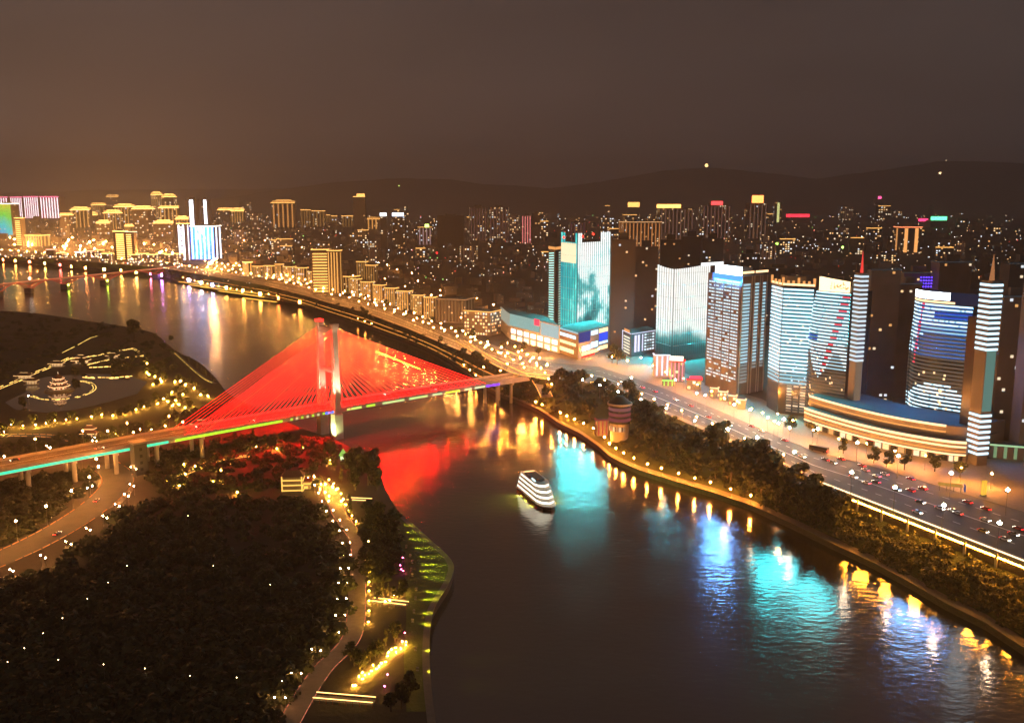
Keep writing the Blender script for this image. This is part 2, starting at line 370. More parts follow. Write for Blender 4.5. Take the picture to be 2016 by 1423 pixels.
LP['road'] = lamp_proto('street_lamp', 'street lamp with one warm globe', 'street lamp', 10, .5, (1,.36,.07), 1500)
LP['plaza'] = lamp_proto('street_lamp', 'street lamp with one warm globe', 'street lamp', 10, .42, (1,.32,.045), 7500)
LP['town'] = lamp_proto('street_lamp', 'street lamp', 'street lamp', 11, .8, (1,.40,.09), 9000, pole=.3)
LP['bridge'] = lamp_proto('street_lamp', 'street lamp on the bridge deck', 'street lamp', 9, .25, (1,.27,.035), 7000, pole=.12)
LP['prom'] = lamp_proto('promenade_lamp', 'promenade lamp', 'lamp', 4.6, .36, (1,.30,.035), 2800, pole=.09)
LP['prom2'] = lamp_proto('promenade_lamp', 'promenade lamp', 'lamp', 4.6, .36, (1,.30,.04), 420, pole=.09)
LP['park'] = lamp_proto('park_lamp', 'park lamp', 'lamp', 4.2, .26, (1,.42,.13), 420, pole=.07)
LP['wood'] = lamp_proto('wood_light', 'small light', 'lamp', 7.6, .11, (1,.70,.30), 45, pole=.04)
LP['garden'] = lamp_proto('garden_light', 'garden light', 'lamp', 1.3, .18, (1,.46,.05), 3000, pole=.06)
_usedproto = {}
def put(kind, loc, label, group, rz=0, scale=1):
    if kind not in _usedproto:
        _usedproto[kind] = 1; o = LP[kind]; o.location = loc; o.rotation_euler = (0,0,rz); o.scale = (scale,)*3; o['label'] = label; o['group'] = group; return o
    return dup(LP[kind], loc, rz, scale, label, group)
def crown_mesh(name, seed, mats, n=430, sx=3.2, sz=3.0, leaf=.75, h=4.6):
    r = random.Random(seed); mb = MB(); blobs = []
    for k in range(8):
        a = r.uniform(0, 6.28); q = r.uniform(.1, .75); blobs.append((math.cos(a)*q*sx, math.sin(a)*q*sx, h + r.uniform(-.55,.8)*sz, r.uniform(.42,.72)))
    for i in range(n):
        b = r.choice(blobs); d = Vector((r.gauss(0,1), r.gauss(0,1), r.gauss(0,1))); d.normalize(); rad = b[3]*(r.uniform(.55,1.0))
        c = Vector((b[0]+d.x*rad*sx*.75, b[1]+d.y*rad*sx*.75, b[2]+d.z*rad*sz*.8)); l = leaf*r.uniform(.6,1.3)
        t = Vector((r.gauss(0,1), r.gauss(0,1), r.gauss(0,.6))); t.normalize(); u = t.cross(d + Vector((r.uniform(-.4,.4),)*3))
        if u.length < .01: continue
        u.normalize(); t *= l*.62; u *= l*.5
        mb.face((c-t-u*.4, c+u*-1, c+t-u*.3, c+t*.6+u, c-t*.7+u*.9), i % len(mats))
    return mb.mesh(name, mats)
crowns = [crown_mesh('crown', 20+k, [M['leaf'], M['leaf2'], M['leaf3']] if k % 2 else [M['leaf2'], M['leaf']], 430) for k in range(5)]
tall = [crown_mesh('crown', 40+k, [M['leaf3'], M['leaf']], 260, 1.1, 3.6, .6, 4.8) for k in range(2)]
tb = MB(); tb.tube((0,0,-.3),(0.1,0,2.6), .24, .16, 6); tb.tube((.1,0,2.3),(1.1,.3,4.4), .12, .05, 5); tb.tube((.1,0,2.2),(-.9,-.5,4.2), .12, .05, 5); tb.tube((.1,0,2.5),(.1,.9,4.8), .11, .04, 5)
trunk = tb.mesh('trunk', M['bark'])
def tree(p, s, label, group, kind=None):
    t = bpy.data.objects.new('tree', None); col.objects.link(t); t.location = p; t.rotation_euler = (0,0,RN.uniform(0,6.28)); t.scale = (s*RN.uniform(.88,1.15), s*RN.uniform(.88,1.15), s*RN.uniform(.85,1.2))
    link('trunk', trunk, t); link('crown', RN.choice(tall if kind == 'tall' else crowns), t)
    return tag(t, label, 'tree', group)
def leafmass(name, label, spots, mats, per=110, leaf=1.3, seed=1):
    """low growth that reads as one mass: SPOTS are (point, radius, height)"""
    r = random.Random(seed); mb = MB()
    for p, rad, h in spots:
        for i in range(per):
            d = Vector((r.gauss(0,1), r.gauss(0,1), abs(r.gauss(0,1)))); d.normalize(); q = r.uniform(.6,1.0)
            c = p + Vector((d.x*rad*q, d.y*rad*q, d.z*h*q)); l = leaf*r.uniform(.6,1.3)
            t = Vector((r.gauss(0,1), r.gauss(0,1), r.gauss(0,.6))); t.normalize(); u = t.cross(d)
            if u.length < .01: continue
            u.normalize(); t *= l*.6; u *= l*.5
            mb.face((c-t-u, c+t-u*.5, c+t*.7+u, c-t*.8+u*.7), r.randrange(len(mats)))
    o = mb.build(name, mats); return tag(o, label, name.replace('_', ' '), kind='stuff')
# ---------------------------------------------------------------- cable-stayed bridge
A = P(0, 935, 17.0); B = P(1000, 757, 17.0)
bd = Vector((B.x-A.x, B.y-A.y, 0)); BL = bd.length; bd.normalize(); bn = Vector((-bd.y, bd.x, 0))
pyl = P(667, 864, 0); sp = (pyl-A).dot(bd); off = (pyl-A).dot(bn)
BW = 25.0
def bz(s): return 17.8 + 3.0*max(0, 1-((s-sp)/260.0)**2)     # road level along the bridge
def bp(s, o, dz=0.0): q = A + bd*s + bn*o; return Vector((q.x, q.y, bz(s)+dz))
bridge = thing('cable_stayed_bridge', 'cable-stayed road bridge with fans of glowing red cables across the river', 'bridge', (pyl.x, pyl.y, 0))
S0, S1 = -110.0, BL + 62.0
st = [S0 + (S1-S0)*i/56 for i in range(57)]
deck, side, kerb, rail = MB(), MB(), MB(), MB()
for a, b in zip(st, st[1:]):
    deck.face((bp(a,0), bp(b,0), bp(b,BW), bp(a,BW)))
    side.face((bp(a,0,-2.2), bp(b,0,-2.2), bp(b,0,.0), bp(a,0,.0))); side.face((bp(b,BW,-2.2), bp(a,BW,-2.2), bp(a,BW,0), bp(b,BW,0)))
    side.face((bp(a,3,-2.9), bp(a,BW-3,-2.9), bp(b,BW-3,-2.9), bp(b,3,-2.9)))
    side.face((bp(a,0,-2.2), bp(a,3,-2.9), bp(b,3,-2.9), bp(b,0,-2.2))); side.face((bp(a,BW-3,-2.9), bp(a,BW,-2.2), bp(b,BW,-2.2), bp(b,BW-3,-2.9)))
    for o0 in (.3, 3.2, BW-3.6, BW-.7):
        kerb.face((bp(a,o0,.02), bp(b,o0,.02), bp(b,o0,.9), bp(a,o0,.9))); kerb.face((bp(a,o0,.9), bp(b,o0,.9), bp(b,o0+.3,.9), bp(a,o0+.3,.9))); kerb.face((bp(b,o0+.3,.02), bp(a,o0+.3,.02), bp(a,o0+.3,.9), bp(b,o0+.3,.9)))
deck.build('deck', M['asphalt'], bridge); side.build('girder', M['paleconc'], bridge); tag(kerb.build('parapet', M['paleconc'], bridge), kind='stuff')
lm = MB()
for o0 in (BW*.32, BW*.5-.25, BW*.5+.25, BW*.68):
    dash = abs(o0-BW*.5) > 1
    s = S0
    while s < S1-4:
        e = s + (4 if dash else 10); lm.face((bp(s,o0-.1,.02), bp(e,o0-.1,.02), bp(e,o0+.1,.02), bp(s,o0+.1,.02))); s += 10
tag(lm.build('lane_marking', M['paint'], bridge), kind='stuff')
# pylon: two tall legs joined by cross beams, standing in the river
legA, legB = 1.2, 1.2 + 19.0
ptop = 80.0
def leg_poly(o, h): # h half width
    c = A + bd*sp + bn*o; return [tuple((c + bd*x*h[0] + bn*y*h[1])[:2]) for x, y in ((-1,-1),(1,-1),(1,1),(-1,1))]
for o in (legA, legB):
    mb = MB(); k = len(mb.v)
    lv = [(-3,2.9,2.5),(bz(sp)-3,2.9,2.5)]
    mb.prism(leg_poly(o, (3.2,2.7)), -3, bz(sp)-3.2); mb.build('pier', M['paleconc'], bridge)
    mb = MB(); zz = [(bz(sp)-3.0,2.7,2.2),(ptop*.62,2.1,1.8),(ptop*.93,1.9,1.7),(ptop-1,2.5,2.2),(ptop,2.5,2.2)]
    for (z0,a0,b0),(z1,a1,b1) in zip(zz, zz[1:]):
        p0 = leg_poly(o,(a0,b0)); p1 = leg_poly(o,(a1,b1))
        for i in range(4):
            j = (i+1)%4; mb.face((p0[i]+(z0,), p0[j]+(z0,), p1[j]+(z1,), p1[i]+(z1,)))
    mb.face([q+(ptop,) for q in leg_poly(o,(2.5,2.2))]); mb.build('pylon_leg', M['paleconc'], bridge)
for zc, hh in ((ptop-7, 4.0), (bz(sp)-3.1, 3.0), (46, 3.0)):
    c0 = A + bd*sp + bn*(legA+2.1); c1 = A + bd*sp + bn*(legB-2.1)
    pl = [tuple((c + bd*x*1.5)[:2]) for c, x in ((c0,-1),(c0,1),(c1,1),(c1,-1))]
    mb = MB(); mb.prism(pl, zc, zc+hh); mb.build('cross_beam', M['paleconc'], bridge)
mb = MB(); c = A+bd*sp+bn*legB; mb.box((c.x,c.y,ptop+.02), (4.2,4.2,1.6), math.atan2(bd.y,bd.x)); mb.build('warning_light', em(RED, 6), bridge)
# cables: two planes, a fan each way from every leg
cab = em((1.0,.014,.010), 6.5, True); cab2 = em((1.0,.06,.02), 4.2, True); cabf = em((1.0,.004,.002), 850.0, True); cabm = [M['tyre'], cabf]; cabr = em((1.0,.010,.008), 5.0, True); tip = em(LIME, 4)
sL, sR = (P(350,862,17.5)-A).dot(bd), (P(962,764,17.5)-A).dot(bd)
for o, lo in ((1.2, legA), (legB, legB)):
    for sgn, end in ((-1, sL), (1, sR)):
        nC = 25
        for i in range(nC):
            f = (i+1.2)/(nC+.2); s = sp + (end-sp)*f
            top = A + bd*(sp+sgn*2.0) + bn*lo; top.z = 41 + (ptop-4-41)*(f**.75)
            mb = MB(); e = bp(s, o, .6); mb.tube(tuple(top), tuple(e), .15 if o < 2 else .08, None, 5, cap=False); cb_ = mb.build('cable', (cab if (i % 7) or sgn > 0 else cab2) if o < 2 else cabr, bridge)
            if o < 2 and i == 20 and sgn > 0:
                a_ = top.lerp(e, .28); b_ = top.lerp(e, .62); mb = MB(); mb.tube(tuple(a_-bn*.4), tuple(b_-bn*.4), .32, .32, 5); mb.build('running_light', tip, bridge)
            lm_ = MB()                                   # added red plates facing down, hidden from above, feeding the water reflection
            for k in range(7):
                q = top.lerp(e, (k+RN.uniform(.25,1.2))/7.5) - Vector((0,0,.25)); x_, y_ = bd*.75, bn*.24
                lm_.face((q-x_-y_, q-x_+y_, q+x_+y_, q+x_-y_), 1); u_ = Vector((0,0,.07)); ring_ = [q-x_-y_, q+x_-y_, q+x_+y_, q-x_+y_]; lm_.face([p_+u_ for p_ in ring_], 0)
                for a_, b_ in zip(ring_, ring_[1:]+ring_[:1]): lm_.face((a_-u_, b_-u_, b_+u_, a_+u_), 0)
            tag(lm_.build('downlight', cabm, cb_), kind='stuff')
# coloured light line along the edge of the deck
def edge_light(a, b, c, s):
    mb = MB(); n = max(1, int((b-a)/12))
    for i in range(n):
        u, v = a+(b-a)*i/n, a+(b-a)*(i+1)/n
        for (z0, z1) in ((-1.9,-.5),): mb.face((bp(u,-.12,z0), bp(v,-.12,z0), bp(v,-.12,z1), bp(u,-.12,z1))); mb.face((bp(u,-.12,z1), bp(v,-.12,z1), bp(v,0,z1), bp(u,0,z1)))
    mb.build('edge_light', em(c, s, True), bridge)
spx = lambda x, y: (P(x, y, 17.0)-A).dot(bd)
edge_light(S0, spx(330,875), (.06,1.0,.50), 1.3)
edge_light(sL-6, spx(545,832), (.40,1.0,.03), 1.5)
for i in range(9): edge_light(spx(560+i*10,829-i*2), spx(564+i*10,828-i*2), [LIME,(.9,.8,.4)][i%2], 1.0)
for x0, x1, c in ((628,650,BLUE),(672,702,(.7,1,.2)),(712,730,LIME),(745,790,(.6,.8,.3)),(800,838,(.6,.9,.3)),(848,868,(.5,.8,.4)),(875,905,LIME),(915,930,(.8,.8,.4)),(936,958,(.8,.9,.5)),(960,988,(.16,.03,1.0))):
    edge_light(spx(x0, 818-(x0-620)*.155), spx(x1, 818-(x1-620)*.155), c, 1.2 if c[2] < .9 else 2.6)
# side piers under the approach spans
for s in [spx(60,925)-0, spx(150,908), spx(232,893), spx(312,878), spx(400,862), spx(990,760), spx(1012,754)]:
    pb = MB()
    for o in (5.0, BW-5.0):
        q = A + bd*s + bn*o; pb.tube((q.x,q.y,-2),(q.x,q.y,bz(s)-3.0), 1.3, 1.3, 10)
    q0, q1 = A+bd*s+bn*2.5, A+bd*s+bn*(BW-2.5); pb.prism([tuple((q+bd*x)[:2]) for q, x in ((q0,-1.2),(q0,1.2),(q1,1.2),(q1,-1.2))], bz(s)-4.4, bz(s)-2.92)
    pb.build('side_pier', M['paleconc'], bridge)
# floodlights on the deck that wash the legs
def flood(p, aim, c, watts, size, label, blend=.6, group='floodlights on the bridge'):
    t = thing('floodlight', label, 'floodlight', p, group)
    mb = MB(); mb.box((0,0,0),(.9,.6,.25)); mb.tube((0,0,.25),(0,0,.8),.12,.12,6); mb.tube((0,0,.1),tuple(bn*4.4),.12,.12,6) if group.endswith('bridge') else None; mb.box((0,0,.8),(.9,.5,.6)); link('housing', mb.mesh('housing', M['metal']), t)
    l = bpy.data.lights.new('floodlight_beam', 'SPOT'); l.energy = watts; l.color = c; l.spot_size = size; l.spot_blend = blend; l.shadow_soft_size = .3
    o = bpy.data.objects.new('floodlight_beam', l); col.objects.link(o); o.parent = t
    d = Vector(aim) - Vector(p); d.normalize(); o.location = d*1.2 + Vector((0,0,1.4)); o.rotation_euler = d.to_track_quat('-Z','Y').to_euler()
    return t
for lo in (legA, legB):
    for sg in (-1, 1):
        p = bp(sp+sg*8, -4.2 if lo == legA else lo-6, -.6 if lo == legA else .03); q = bp(sp, lo); flood(p, (q.x,q.y,56), (1,.66,.42), 210000 if lo == legA else 90000, math.radians(44), 'floodlight on the bridge deck aimed up a pylon leg')
q = bp(sp,legA); flood((q.x-4, q.y-9, .3), (q.x,q.y,9), (.8,1,.35), 60000, math.radians(75), 'floodlight at the river washing the foot of the pylon green')
# deck lamps
for i, s in enumerate(range(int(S0)+5, int(S1)-4, 26)):
    for o in (2.2, BW-2.2):
        if sL+20 < s < sR-8: continue
        put('bridge', bp(s, o, .02), 'street lamp with an orange globe on the cable-stayed bridge', 'lamps along the cable-stayed bridge')
# dark stair tower beside the deck
q = P(276, 932, IZ); t = thing('stair_tower', 'dark square concrete stair tower standing against the bridge edge', 'tower', (q.x,q.y,IZ))
mb = MB(); H = zat(q.y, 868)-IZ; ra = math.atan2(bd.y,bd.x); mb.box((q.x,q.y,IZ),(7.6,7.0,H-1.0), ra); mb.build('shaft', M['dark'], t)
mb = MB(); mb.box((q.x,q.y,IZ+H-.98),(8.6,8.0,1.0), ra); mb.build('roof_slab', M['concrete'], t)
for k in range(4):
    mb = MB(); e = Vector((q.x,q.y,0)) - bn*3.53; mb.box((e.x,e.y,IZ+2.5+k*4),(1.6,.1,1.8), ra); mb.build('window', M['glass'], t)
# ---------------------------------------------------------------- red arch bridge far upstream
E0 = P(-130, 600, 0); E1 = P(345, 545, 0); ad_ = (E1-E0); AL = ad_.length; ad_.normalize(); an = Vector((-ad_.y, ad_.x, 0))
arch = thing('arch_bridge', 'long arch bridge with red lit spans in the distance', 'bridge', (E0.x,E0.y,0))
DZ = 21.0
pp = [P(x,y,0) for x, y in ((-75,592),(12,585),(95,579),(172,571),(248,562),(320,549))]
ps = [(p-E0).dot(ad_) for p in pp]
def ap(s, o, z): q = E0+ad_*s+an*o; return Vector((q.x,q.y,z))
mb = MB()
for o in (0, 14): mb.face((ap(-200,o,DZ-1.2), ap(AL+60,o,DZ-1.2), ap(AL+60,o,DZ+.4), ap(-200,o,DZ+.4)))
mb.face((ap(-200,0,DZ+.4), ap(AL+60,0,DZ+.4), ap(AL+60,14,DZ+.4), ap(-200,14,DZ+.4))); mb.build('deck', M['paleconc'], arch)
mb = MB(); mb.face((ap(-200,-.4,DZ-.2), ap(AL+60,-.4,DZ-.2), ap(AL+60,-.4,DZ+1.2), ap(-200,-.4,DZ+1.2))); mb.build('railing_light', em((1.0,.26,.10), .8, True), arch)
for a, b in zip(ps, ps[1:]+[AL+40]):
    for o in (-.6, 12):
        mb = MB(); n = 12
        for i in range(n):
            t0, t1 = i/n, (i+1)/n; zf = lambda t: 7 + (DZ-8.6)*(1-(2*t-1)**2)
            p0, p1 = a+(b-a)*t0, a+(b-a)*t1
            mb.face((ap(p0,o,zf(t0)), ap(p1,o,zf(t1)), ap(p1,o,zf(t1)+2.0), ap(p0,o,zf(t0)+2.0)))
            mb.face((ap(p0,o,zf(t0)+2), ap(p1,o,zf(t1)+2), ap(p1,o+2,zf(t1)+2), ap(p0,o+2,zf(t0)+2)))
            if i in (1,2,3,8,9,10): mb.tube(ap(p0,o+.5,zf(t0)+1), ap(p0,o+.5,DZ-1), .4, .4, 4)
        mb.build('arch_rib', em((1.0,.13,.05), .42 if o < 0 else .25, True), arch)
for k, s in enumerate(ps):
    mb = MB(); c = [ap(s-3,-1,0), ap(s+3,-1,0), ap(s+3,15,0), ap(s-3,15,0)]; mb.prism([tuple(q[:2]) for q in c], -2, 9.0); mb.build('pier', M['concrete'], arch)
    if k in (3,4):
        mb = MB(); c = ap(s,-1.6,8.0); mb.ball(tuple(c), 1.6, 0, 8, 5); mb.build('pier_light', em((.55,.85,.05), 40, True), arch)
    elif k == 2:
        mb = MB(); c = ap(s,3,DZ+5); mb.ball(tuple(c), 1.3, 0, 8, 5); mb.build('deck_lamp', em((1,.85,.7), 30, True), arch)
# ---------------------------------------------------------------- main towers on the right bank
def para(l, c, r, z=GZ):
    a, b, d = P(*l,z), P(*c,z), P(*r,z); e = a + d - b
    return [a, b, d, e]
def facepts(p0, p1, u0, u1, z0, z1, out):
    d = (p1-p0); d.z = 0; L = d.length; d.normalize(); n = Vector((d.y, -d.x, 0))
    if n.y > 0 and abs(n.y) > .2: n = -n
    a = p0 + d*(L*u0) + n*out; b = p0 + d*(L*u1) + n*out
    return a, b, n
def panel(mb, p0, p1, u0, u1, z0, z1, out=.25, mi=0, thick=.2, under=None):
    """a thin slab proud of the wall that runs from p0 to p1"""
    a, b, n = facepts(p0, p1, u0, u1, z0, z1, out); a2, b2 = a - n*thick, b - n*thick
    q = lambda p, z: (p.x, p.y, z)
    mb.face((q(a,z0), q(b,z0), q(b,z1), q(a,z1)), mi); mb.face((q(a,z1), q(b,z1), q(b2,z1), q(a2,z1)), mi)
    mb.face((q(a2,z0), q(a,z0), q(a,z1), q(a2,z1)), mi); mb.face((q(b,z0), q(b2,z0), q(b2,z1), q(b,z1)), mi)
    if under is not None: mb.face((q(a2,z0), q(b2,z0), q(b,z0), q(a,z0)), under)
def base_of(fp): c = sum(fp, Vector())/len(fp); return (c.x, c.y, GZ)
WB = em((.56,.79,.90), 1.9, True); WB2 = em((.45,.74,.86), .9, True); DIMB = em((.42,.32,.24), .30); REDB = em((1,.06,.10), 1.2); BLUB = em((.03,.08,.55), .9); OFFB = M['paleconc']
UND = em((.015,.55,.60), 95, True); UNB = em((.015,.34,1.0), 85, True)  # band undersides, glow added out of view to strengthen water reflections
GB = em((1.0,.62,.30), 2.2, True); GB2 = em((1.0,.42,.12), 1.0, True); SIGNW = em((.8,.92,1.0), 7.0, True); SIGNG = em((1.0,.70,.36), 2.6, True); SBLUE = em((.06,.22,1.0), 2.5, True)
WINW = em((1,.70,.38), 1.5); WINC = em((.75,.9,1), 1.2)
LEDR = led('facade_picture', [(.0,(.0,.015,.02)), (.26,(.004,.06,.07)), (.42,(.05,.24,.24)), (.54,(.42,.50,.49)), (1.,(.54,.50,.48))], 2.6, (.035,.035,.03), (3,1,0), 30, 125, .35)
LEDL = led('side_picture', [(.0,(.0,.05,.09)), (.35,(.006,.13,.14)), (.6,(.016,.20,.185)), (.85,(.10,.36,.33)), (1.,(.22,.5,.46))], 3.6, (.05,.05,.03), (9,4,1), 30, 140, .2)
LEDW = led('mist_picture', [(.0,(.0,.015,.02)), (.25,(.0,.05,.055)), (.42,(.03,.18,.18)), (.58,(.44,.50,.48)), (1.,(.52,.50,.47))], 2.4, (.03,.03,.022), (1,7,3), 26, 62, .70)
LEDD = led('dim_picture', [(.0,(.0,.08,.10)), (.5,(.06,.5,.5)), (.75,(.5,.5,.5)), (1.,(.6,.5,.5))], .5, (.035,.035,.03), (3,1,0), 30, 125, .35, False)
TEAL_FEED = em((.02,.72,.78), 420, True); BLUE_FEED = em((.03,.45,1.0), 380, True)  # glow added to put teal and blue into the river reflections
def add_reflection_plates(parent, p0, p1, u0, u1, zs, mat):
    """added ledges on a light strip, undersides glow unseen to feed the water reflections"""
    mb = MB()
    for z in zs: panel(mb, p0, p1, u0, u1, z, z+.12, 1.5, 0, 1.0, 1)
    tag(mb.build('downlight', [M['paleconc'], mat], parent), kind='stuff')
# media facade tower
fp = para((1103,674),(1135,684),(1198,673)); zt = zat(fp[1].y, 478); zl = zat(fp[1].y, 648)
t = thing('media_tower', 'tall tower with teal and white picture on vertical lights above a blue podium', 'tower', base_of(fp))
mb = MB(); mb.prism([tuple(p[:2]) for p in fp], GZ, zt, 0, 1); mb.build('wall', [M['dark'], M['roof']], t)
notch = {}
for (p0, p1, n, mat, isr) in ((fp[0],fp[1],7,LEDL,0),(fp[1],fp[2],16,LEDR,1)):
    mb = MB(); panel(mb, p0, p1, 0, 1, zl, zt, .12); mb.build('screen_panel', LEDD, t)
    for i in range(n):
        u0 = (i+.20)/n; u1 = (i+.78)/n; top = zt + (9 if (isr and (i < 2 or i > 10)) or (not isr and (i < 2 or i > 5)) else 0)
        mb = MB(); panel(mb, p0, p1, u0, u1, zl, top, .5, 0, .5); add_reflection_plates(mb.build('led_strip', mat, t), p0, p1, u0, u1, [zl+6+(zt-zl-8)*k/7 for k in range(8)], TEAL_FEED)
mb = MB(); panel(mb, fp[0], fp[1], .05, .95, zt-20, zt-1, .9); mb.build('lit_crown', em((.95,.80,.50), 1.3, True), t)
for pt in ((1110,470),(1147,468),(1168,463)):
    q = P(pt[0], pt[1], zt+9); mb = MB(); mb.ball((q.x, min(q.y, fp[2].y-4), zt+10), 1.0); mb.build('warning_light', em(RED, 8), t)
pf = para((1098,694),(1138,708),(1200,690)); pod = thing('shopping_podium', 'blue and white lit shop block at the foot of the picture tower', 'building', base_of(pf))
zp = zat(pf[1].y, 655); mb = MB(); mb.prism([tuple(p[:2]) for p in pf], GZ, zp, 0, 1); mb.build('wall', [M['wall'], M['roof']], pod)
for (p0,p1,u0,u1,za,zb,m) in ((pf[0],pf[1],.05,.9,.72,.84,WB),(pf[0],pf[1],.05,.9,.45,.56,GB),(pf[0],pf[1],0,1,.94,1.0,WB2),(pf[0],pf[1],.05,.8,.15,.3,GB),
    (pf[1],pf[2],.02,.36,.60,.97,em((.02,.05,.28),1.0)),(pf[1],pf[2],.38,.60,.78,.95,WB),(pf[1],pf[2],.64,.92,.80,.95,GB),(pf[1],pf[2],.64,.92,.48,.78,em((.01,.07,.8),1.3,True)),(pf[1],pf[2],.38,.60,.30,.52,WB),(pf[1],pf[2],.64,.92,.36,.45,WB),(pf[1],pf[2],.10,.36,.26,.46,WB),(pf[1],pf[2],.64,.92,.14,.28,GB),(pf[1],pf[2],.10,.60,.10,.22,GB),(pf[1],pf[2],.1,.5,.02,.08,em(RED,2.0))):
    mb = MB(); H = zp-GZ; panel(mb, p0, p1, u0, u1, GZ+H*za, GZ+H*zb, .4); mb.build('lit_sign', m, pod)
# slim residential tower with slanting lights
fp = para((1079,650),(1092,656),(1104,651)); zt = zat(fp[1].y, 492)
t = thing('slim_tower', 'slim dark tower with rows of slanting white lights left of the picture tower', 'tower', base_of(fp)); mb = MB(); mb.prism([tuple(p[:2]) for p in fp], GZ, zt, 0, 1); mb.build('wall', [M['dark'], M['roof']], t)
for i in range(34):
    z0 = zt - 4 - i*2.65
    if z0 < GZ+4: break
    a, b, n = facepts(fp[0], fp[1], .1, .85, 0, 0, .3); mb = MB(); mb.face(((a.x,a.y,z0-1.4),(b.x,b.y,z0),(b.x,b.y,z0+1.0),(a.x,a.y,z0-.4))); mb.build('light_bar', em((.45,.95,.85), 1.7), t)
    mb = MB(); panel(mb, fp[1], fp[2], .55, .85, z0, z0+1.1, .3); mb.build('light_bar', em((.6,.85,.7), .9), t)
mb = MB(); panel(mb, fp[0], fp[1], 0, 1, zt, zt+3, .3); panel(mb, fp[1], fp[2], 0, 1, zt, zt+3, .3); mb.build('lit_crown', GB2, t)
# mall with a long lit front
fp = para((986,650),(1004,668),(1102,696)); zt = zat(fp[1].y, 618); t = thing('shopping_mall', 'long low mall with a pale mint lit front beside the road', 'building', base_of(fp))
mb = MB(); mb.prism([tuple(p[:2]) for p in fp], GZ, zt, 0, 1); mb.build('wall', [M['paleconc'], M['roof']], t); H = zt-GZ
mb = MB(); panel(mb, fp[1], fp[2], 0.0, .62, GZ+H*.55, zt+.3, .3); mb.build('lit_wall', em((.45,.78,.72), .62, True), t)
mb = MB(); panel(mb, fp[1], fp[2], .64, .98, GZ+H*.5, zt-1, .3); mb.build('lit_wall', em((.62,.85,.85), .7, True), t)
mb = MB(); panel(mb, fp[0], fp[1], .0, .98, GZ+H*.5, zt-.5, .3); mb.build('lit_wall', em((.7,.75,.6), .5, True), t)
for k in range(7):
    for j in range(2):
        mb = MB(); panel(mb, fp[1], fp[2], .03+k*.138, .03+k*.138+.10, GZ+1+j*H*.24, GZ+1+j*H*.24+H*.17, .45); mb.build('shop_window', [em((1,.85,.55),1.9,True), em((1,.92,.8),2.2,True), em((1,.6,.3),1.5,True)][(k*3+j) % 3], t)
mb = MB(); panel(mb, fp[1], fp[2], .52, .62, zt-5, zt+1, .7); mb.build('red_sign', em((1,.03,.06), 2.5), t)
# small block with white light lines
fp = para((1225,694),(1242,703),(1291,694)); zt = zat(fp[1].y, 657); t = thing('office_block', 'small office block outlined with pale violet light lines between the towers', 'building', base_of(fp))
mb = MB(); mb.prism([tuple(p[:2]) for p in fp], GZ, zt, 0, 1); mb.build('wall', [M['dark'], M['roof']], t); H = zt-GZ
LV = em((.80,.78,1.0), 1.3, True)
for (p0,p1,u0,u1,z0,z1) in ((fp[1],fp[2],0,1,zt-.6,zt),(fp[0],fp[1],0,1,zt-.6,zt),(fp[0],fp[1],0,.06,GZ,zt),(fp[1],fp[2],.97,1,GZ+3,zt),(fp[1],fp[2],.12,.2,GZ+4,zt-2),(fp[1],fp[2],.25,.33,GZ+4,zt-2),(fp[1],fp[2],.42,.46,GZ+4,zt-2)):
    mb = MB(); panel(mb, p0, p1, u0, u1, z0, z1, .4); mb.build('light_line', LV, t)
for j in range(6):
    for k in range(4):
        mb = MB(); panel(mb, fp[1], fp[2], .52+k*.105, .52+k*.105+.075, GZ+4+j*H*.13, GZ+4+j*H*.13+1.6, .25); mb.build('window', em((.35,.6,.62), .5) if (j*k) % 3 else WINC, t)
    mb = MB(); panel(mb, fp[0], fp[1], .15, .85, GZ+2+j*H*.13, GZ+2+j*H*.13+1.5, .25); mb.build('window', em((.95,.9,.7), 1.1), t)
mb = MB(); panel(mb, fp[0], fp[1], .2, .8, zt, zt+2.5, .1); mb.build('roof_sign', GB2, t)
# misty white media facade tower, its roofline dips in the middle
fp = para((1290,704),(1322,714),(1392,704)); ztl = zat(fp[0].y, 526); t = thing('media_tower', 'broad tower with a misty white picture fading to teal at its foot', 'tower', base_of(fp))
zt = zat(fp[1].y, 530); mb = MB(); mb.prism([tuple(p[:2]) for p in fp], GZ, zt-.5, 0, 1); mb.build('wall', [M['dark'], M['roof']], t); zl = zat(fp[1].y, 690)
for (p0,p1,n,mat) in ((fp[0],fp[1],7,LEDW),(fp[1],fp[2],17,LEDW)):
    mb = MB(); panel(mb, p0, p1, 0, 1, zl-6, zt-1, .1); mb.build('screen_panel', led('mist_dim', [(.0,(.0,.02,.025)),(.3,(.0,.12,.13)),(.6,(.45,.5,.5)),(1,(.6,.56,.52))], .45, (.03,.03,.022), (1,7,3), 26, 62, .70, False), t)
    for i in range(n):
        u = (i+.5)/n; dz = 3.5*u*u if n > 10 else 2.5*(1-u)**2
        mb = MB(); panel(mb, p0, p1, (i+.2)/n, (i+.8)/n, zl-6-8*u*(n>10), zt+dz, .5, 0, .5); add_reflection_plates(mb.build('led_strip', mat, t), p0, p1, (i+.2)/n, (i+.8)/n, [zl+4+(zt-zl-8)*k/6 for k in range(7)], TEAL_FEED if i % 4 else BLUE_FEED)
mb = MB(); panel(mb, fp[1], fp[2], .72, 1.36, zt+1.4, zt+4.2, .8); mb.build('roof_canopy', em((.9,.95,.95), 1.6, True), t)
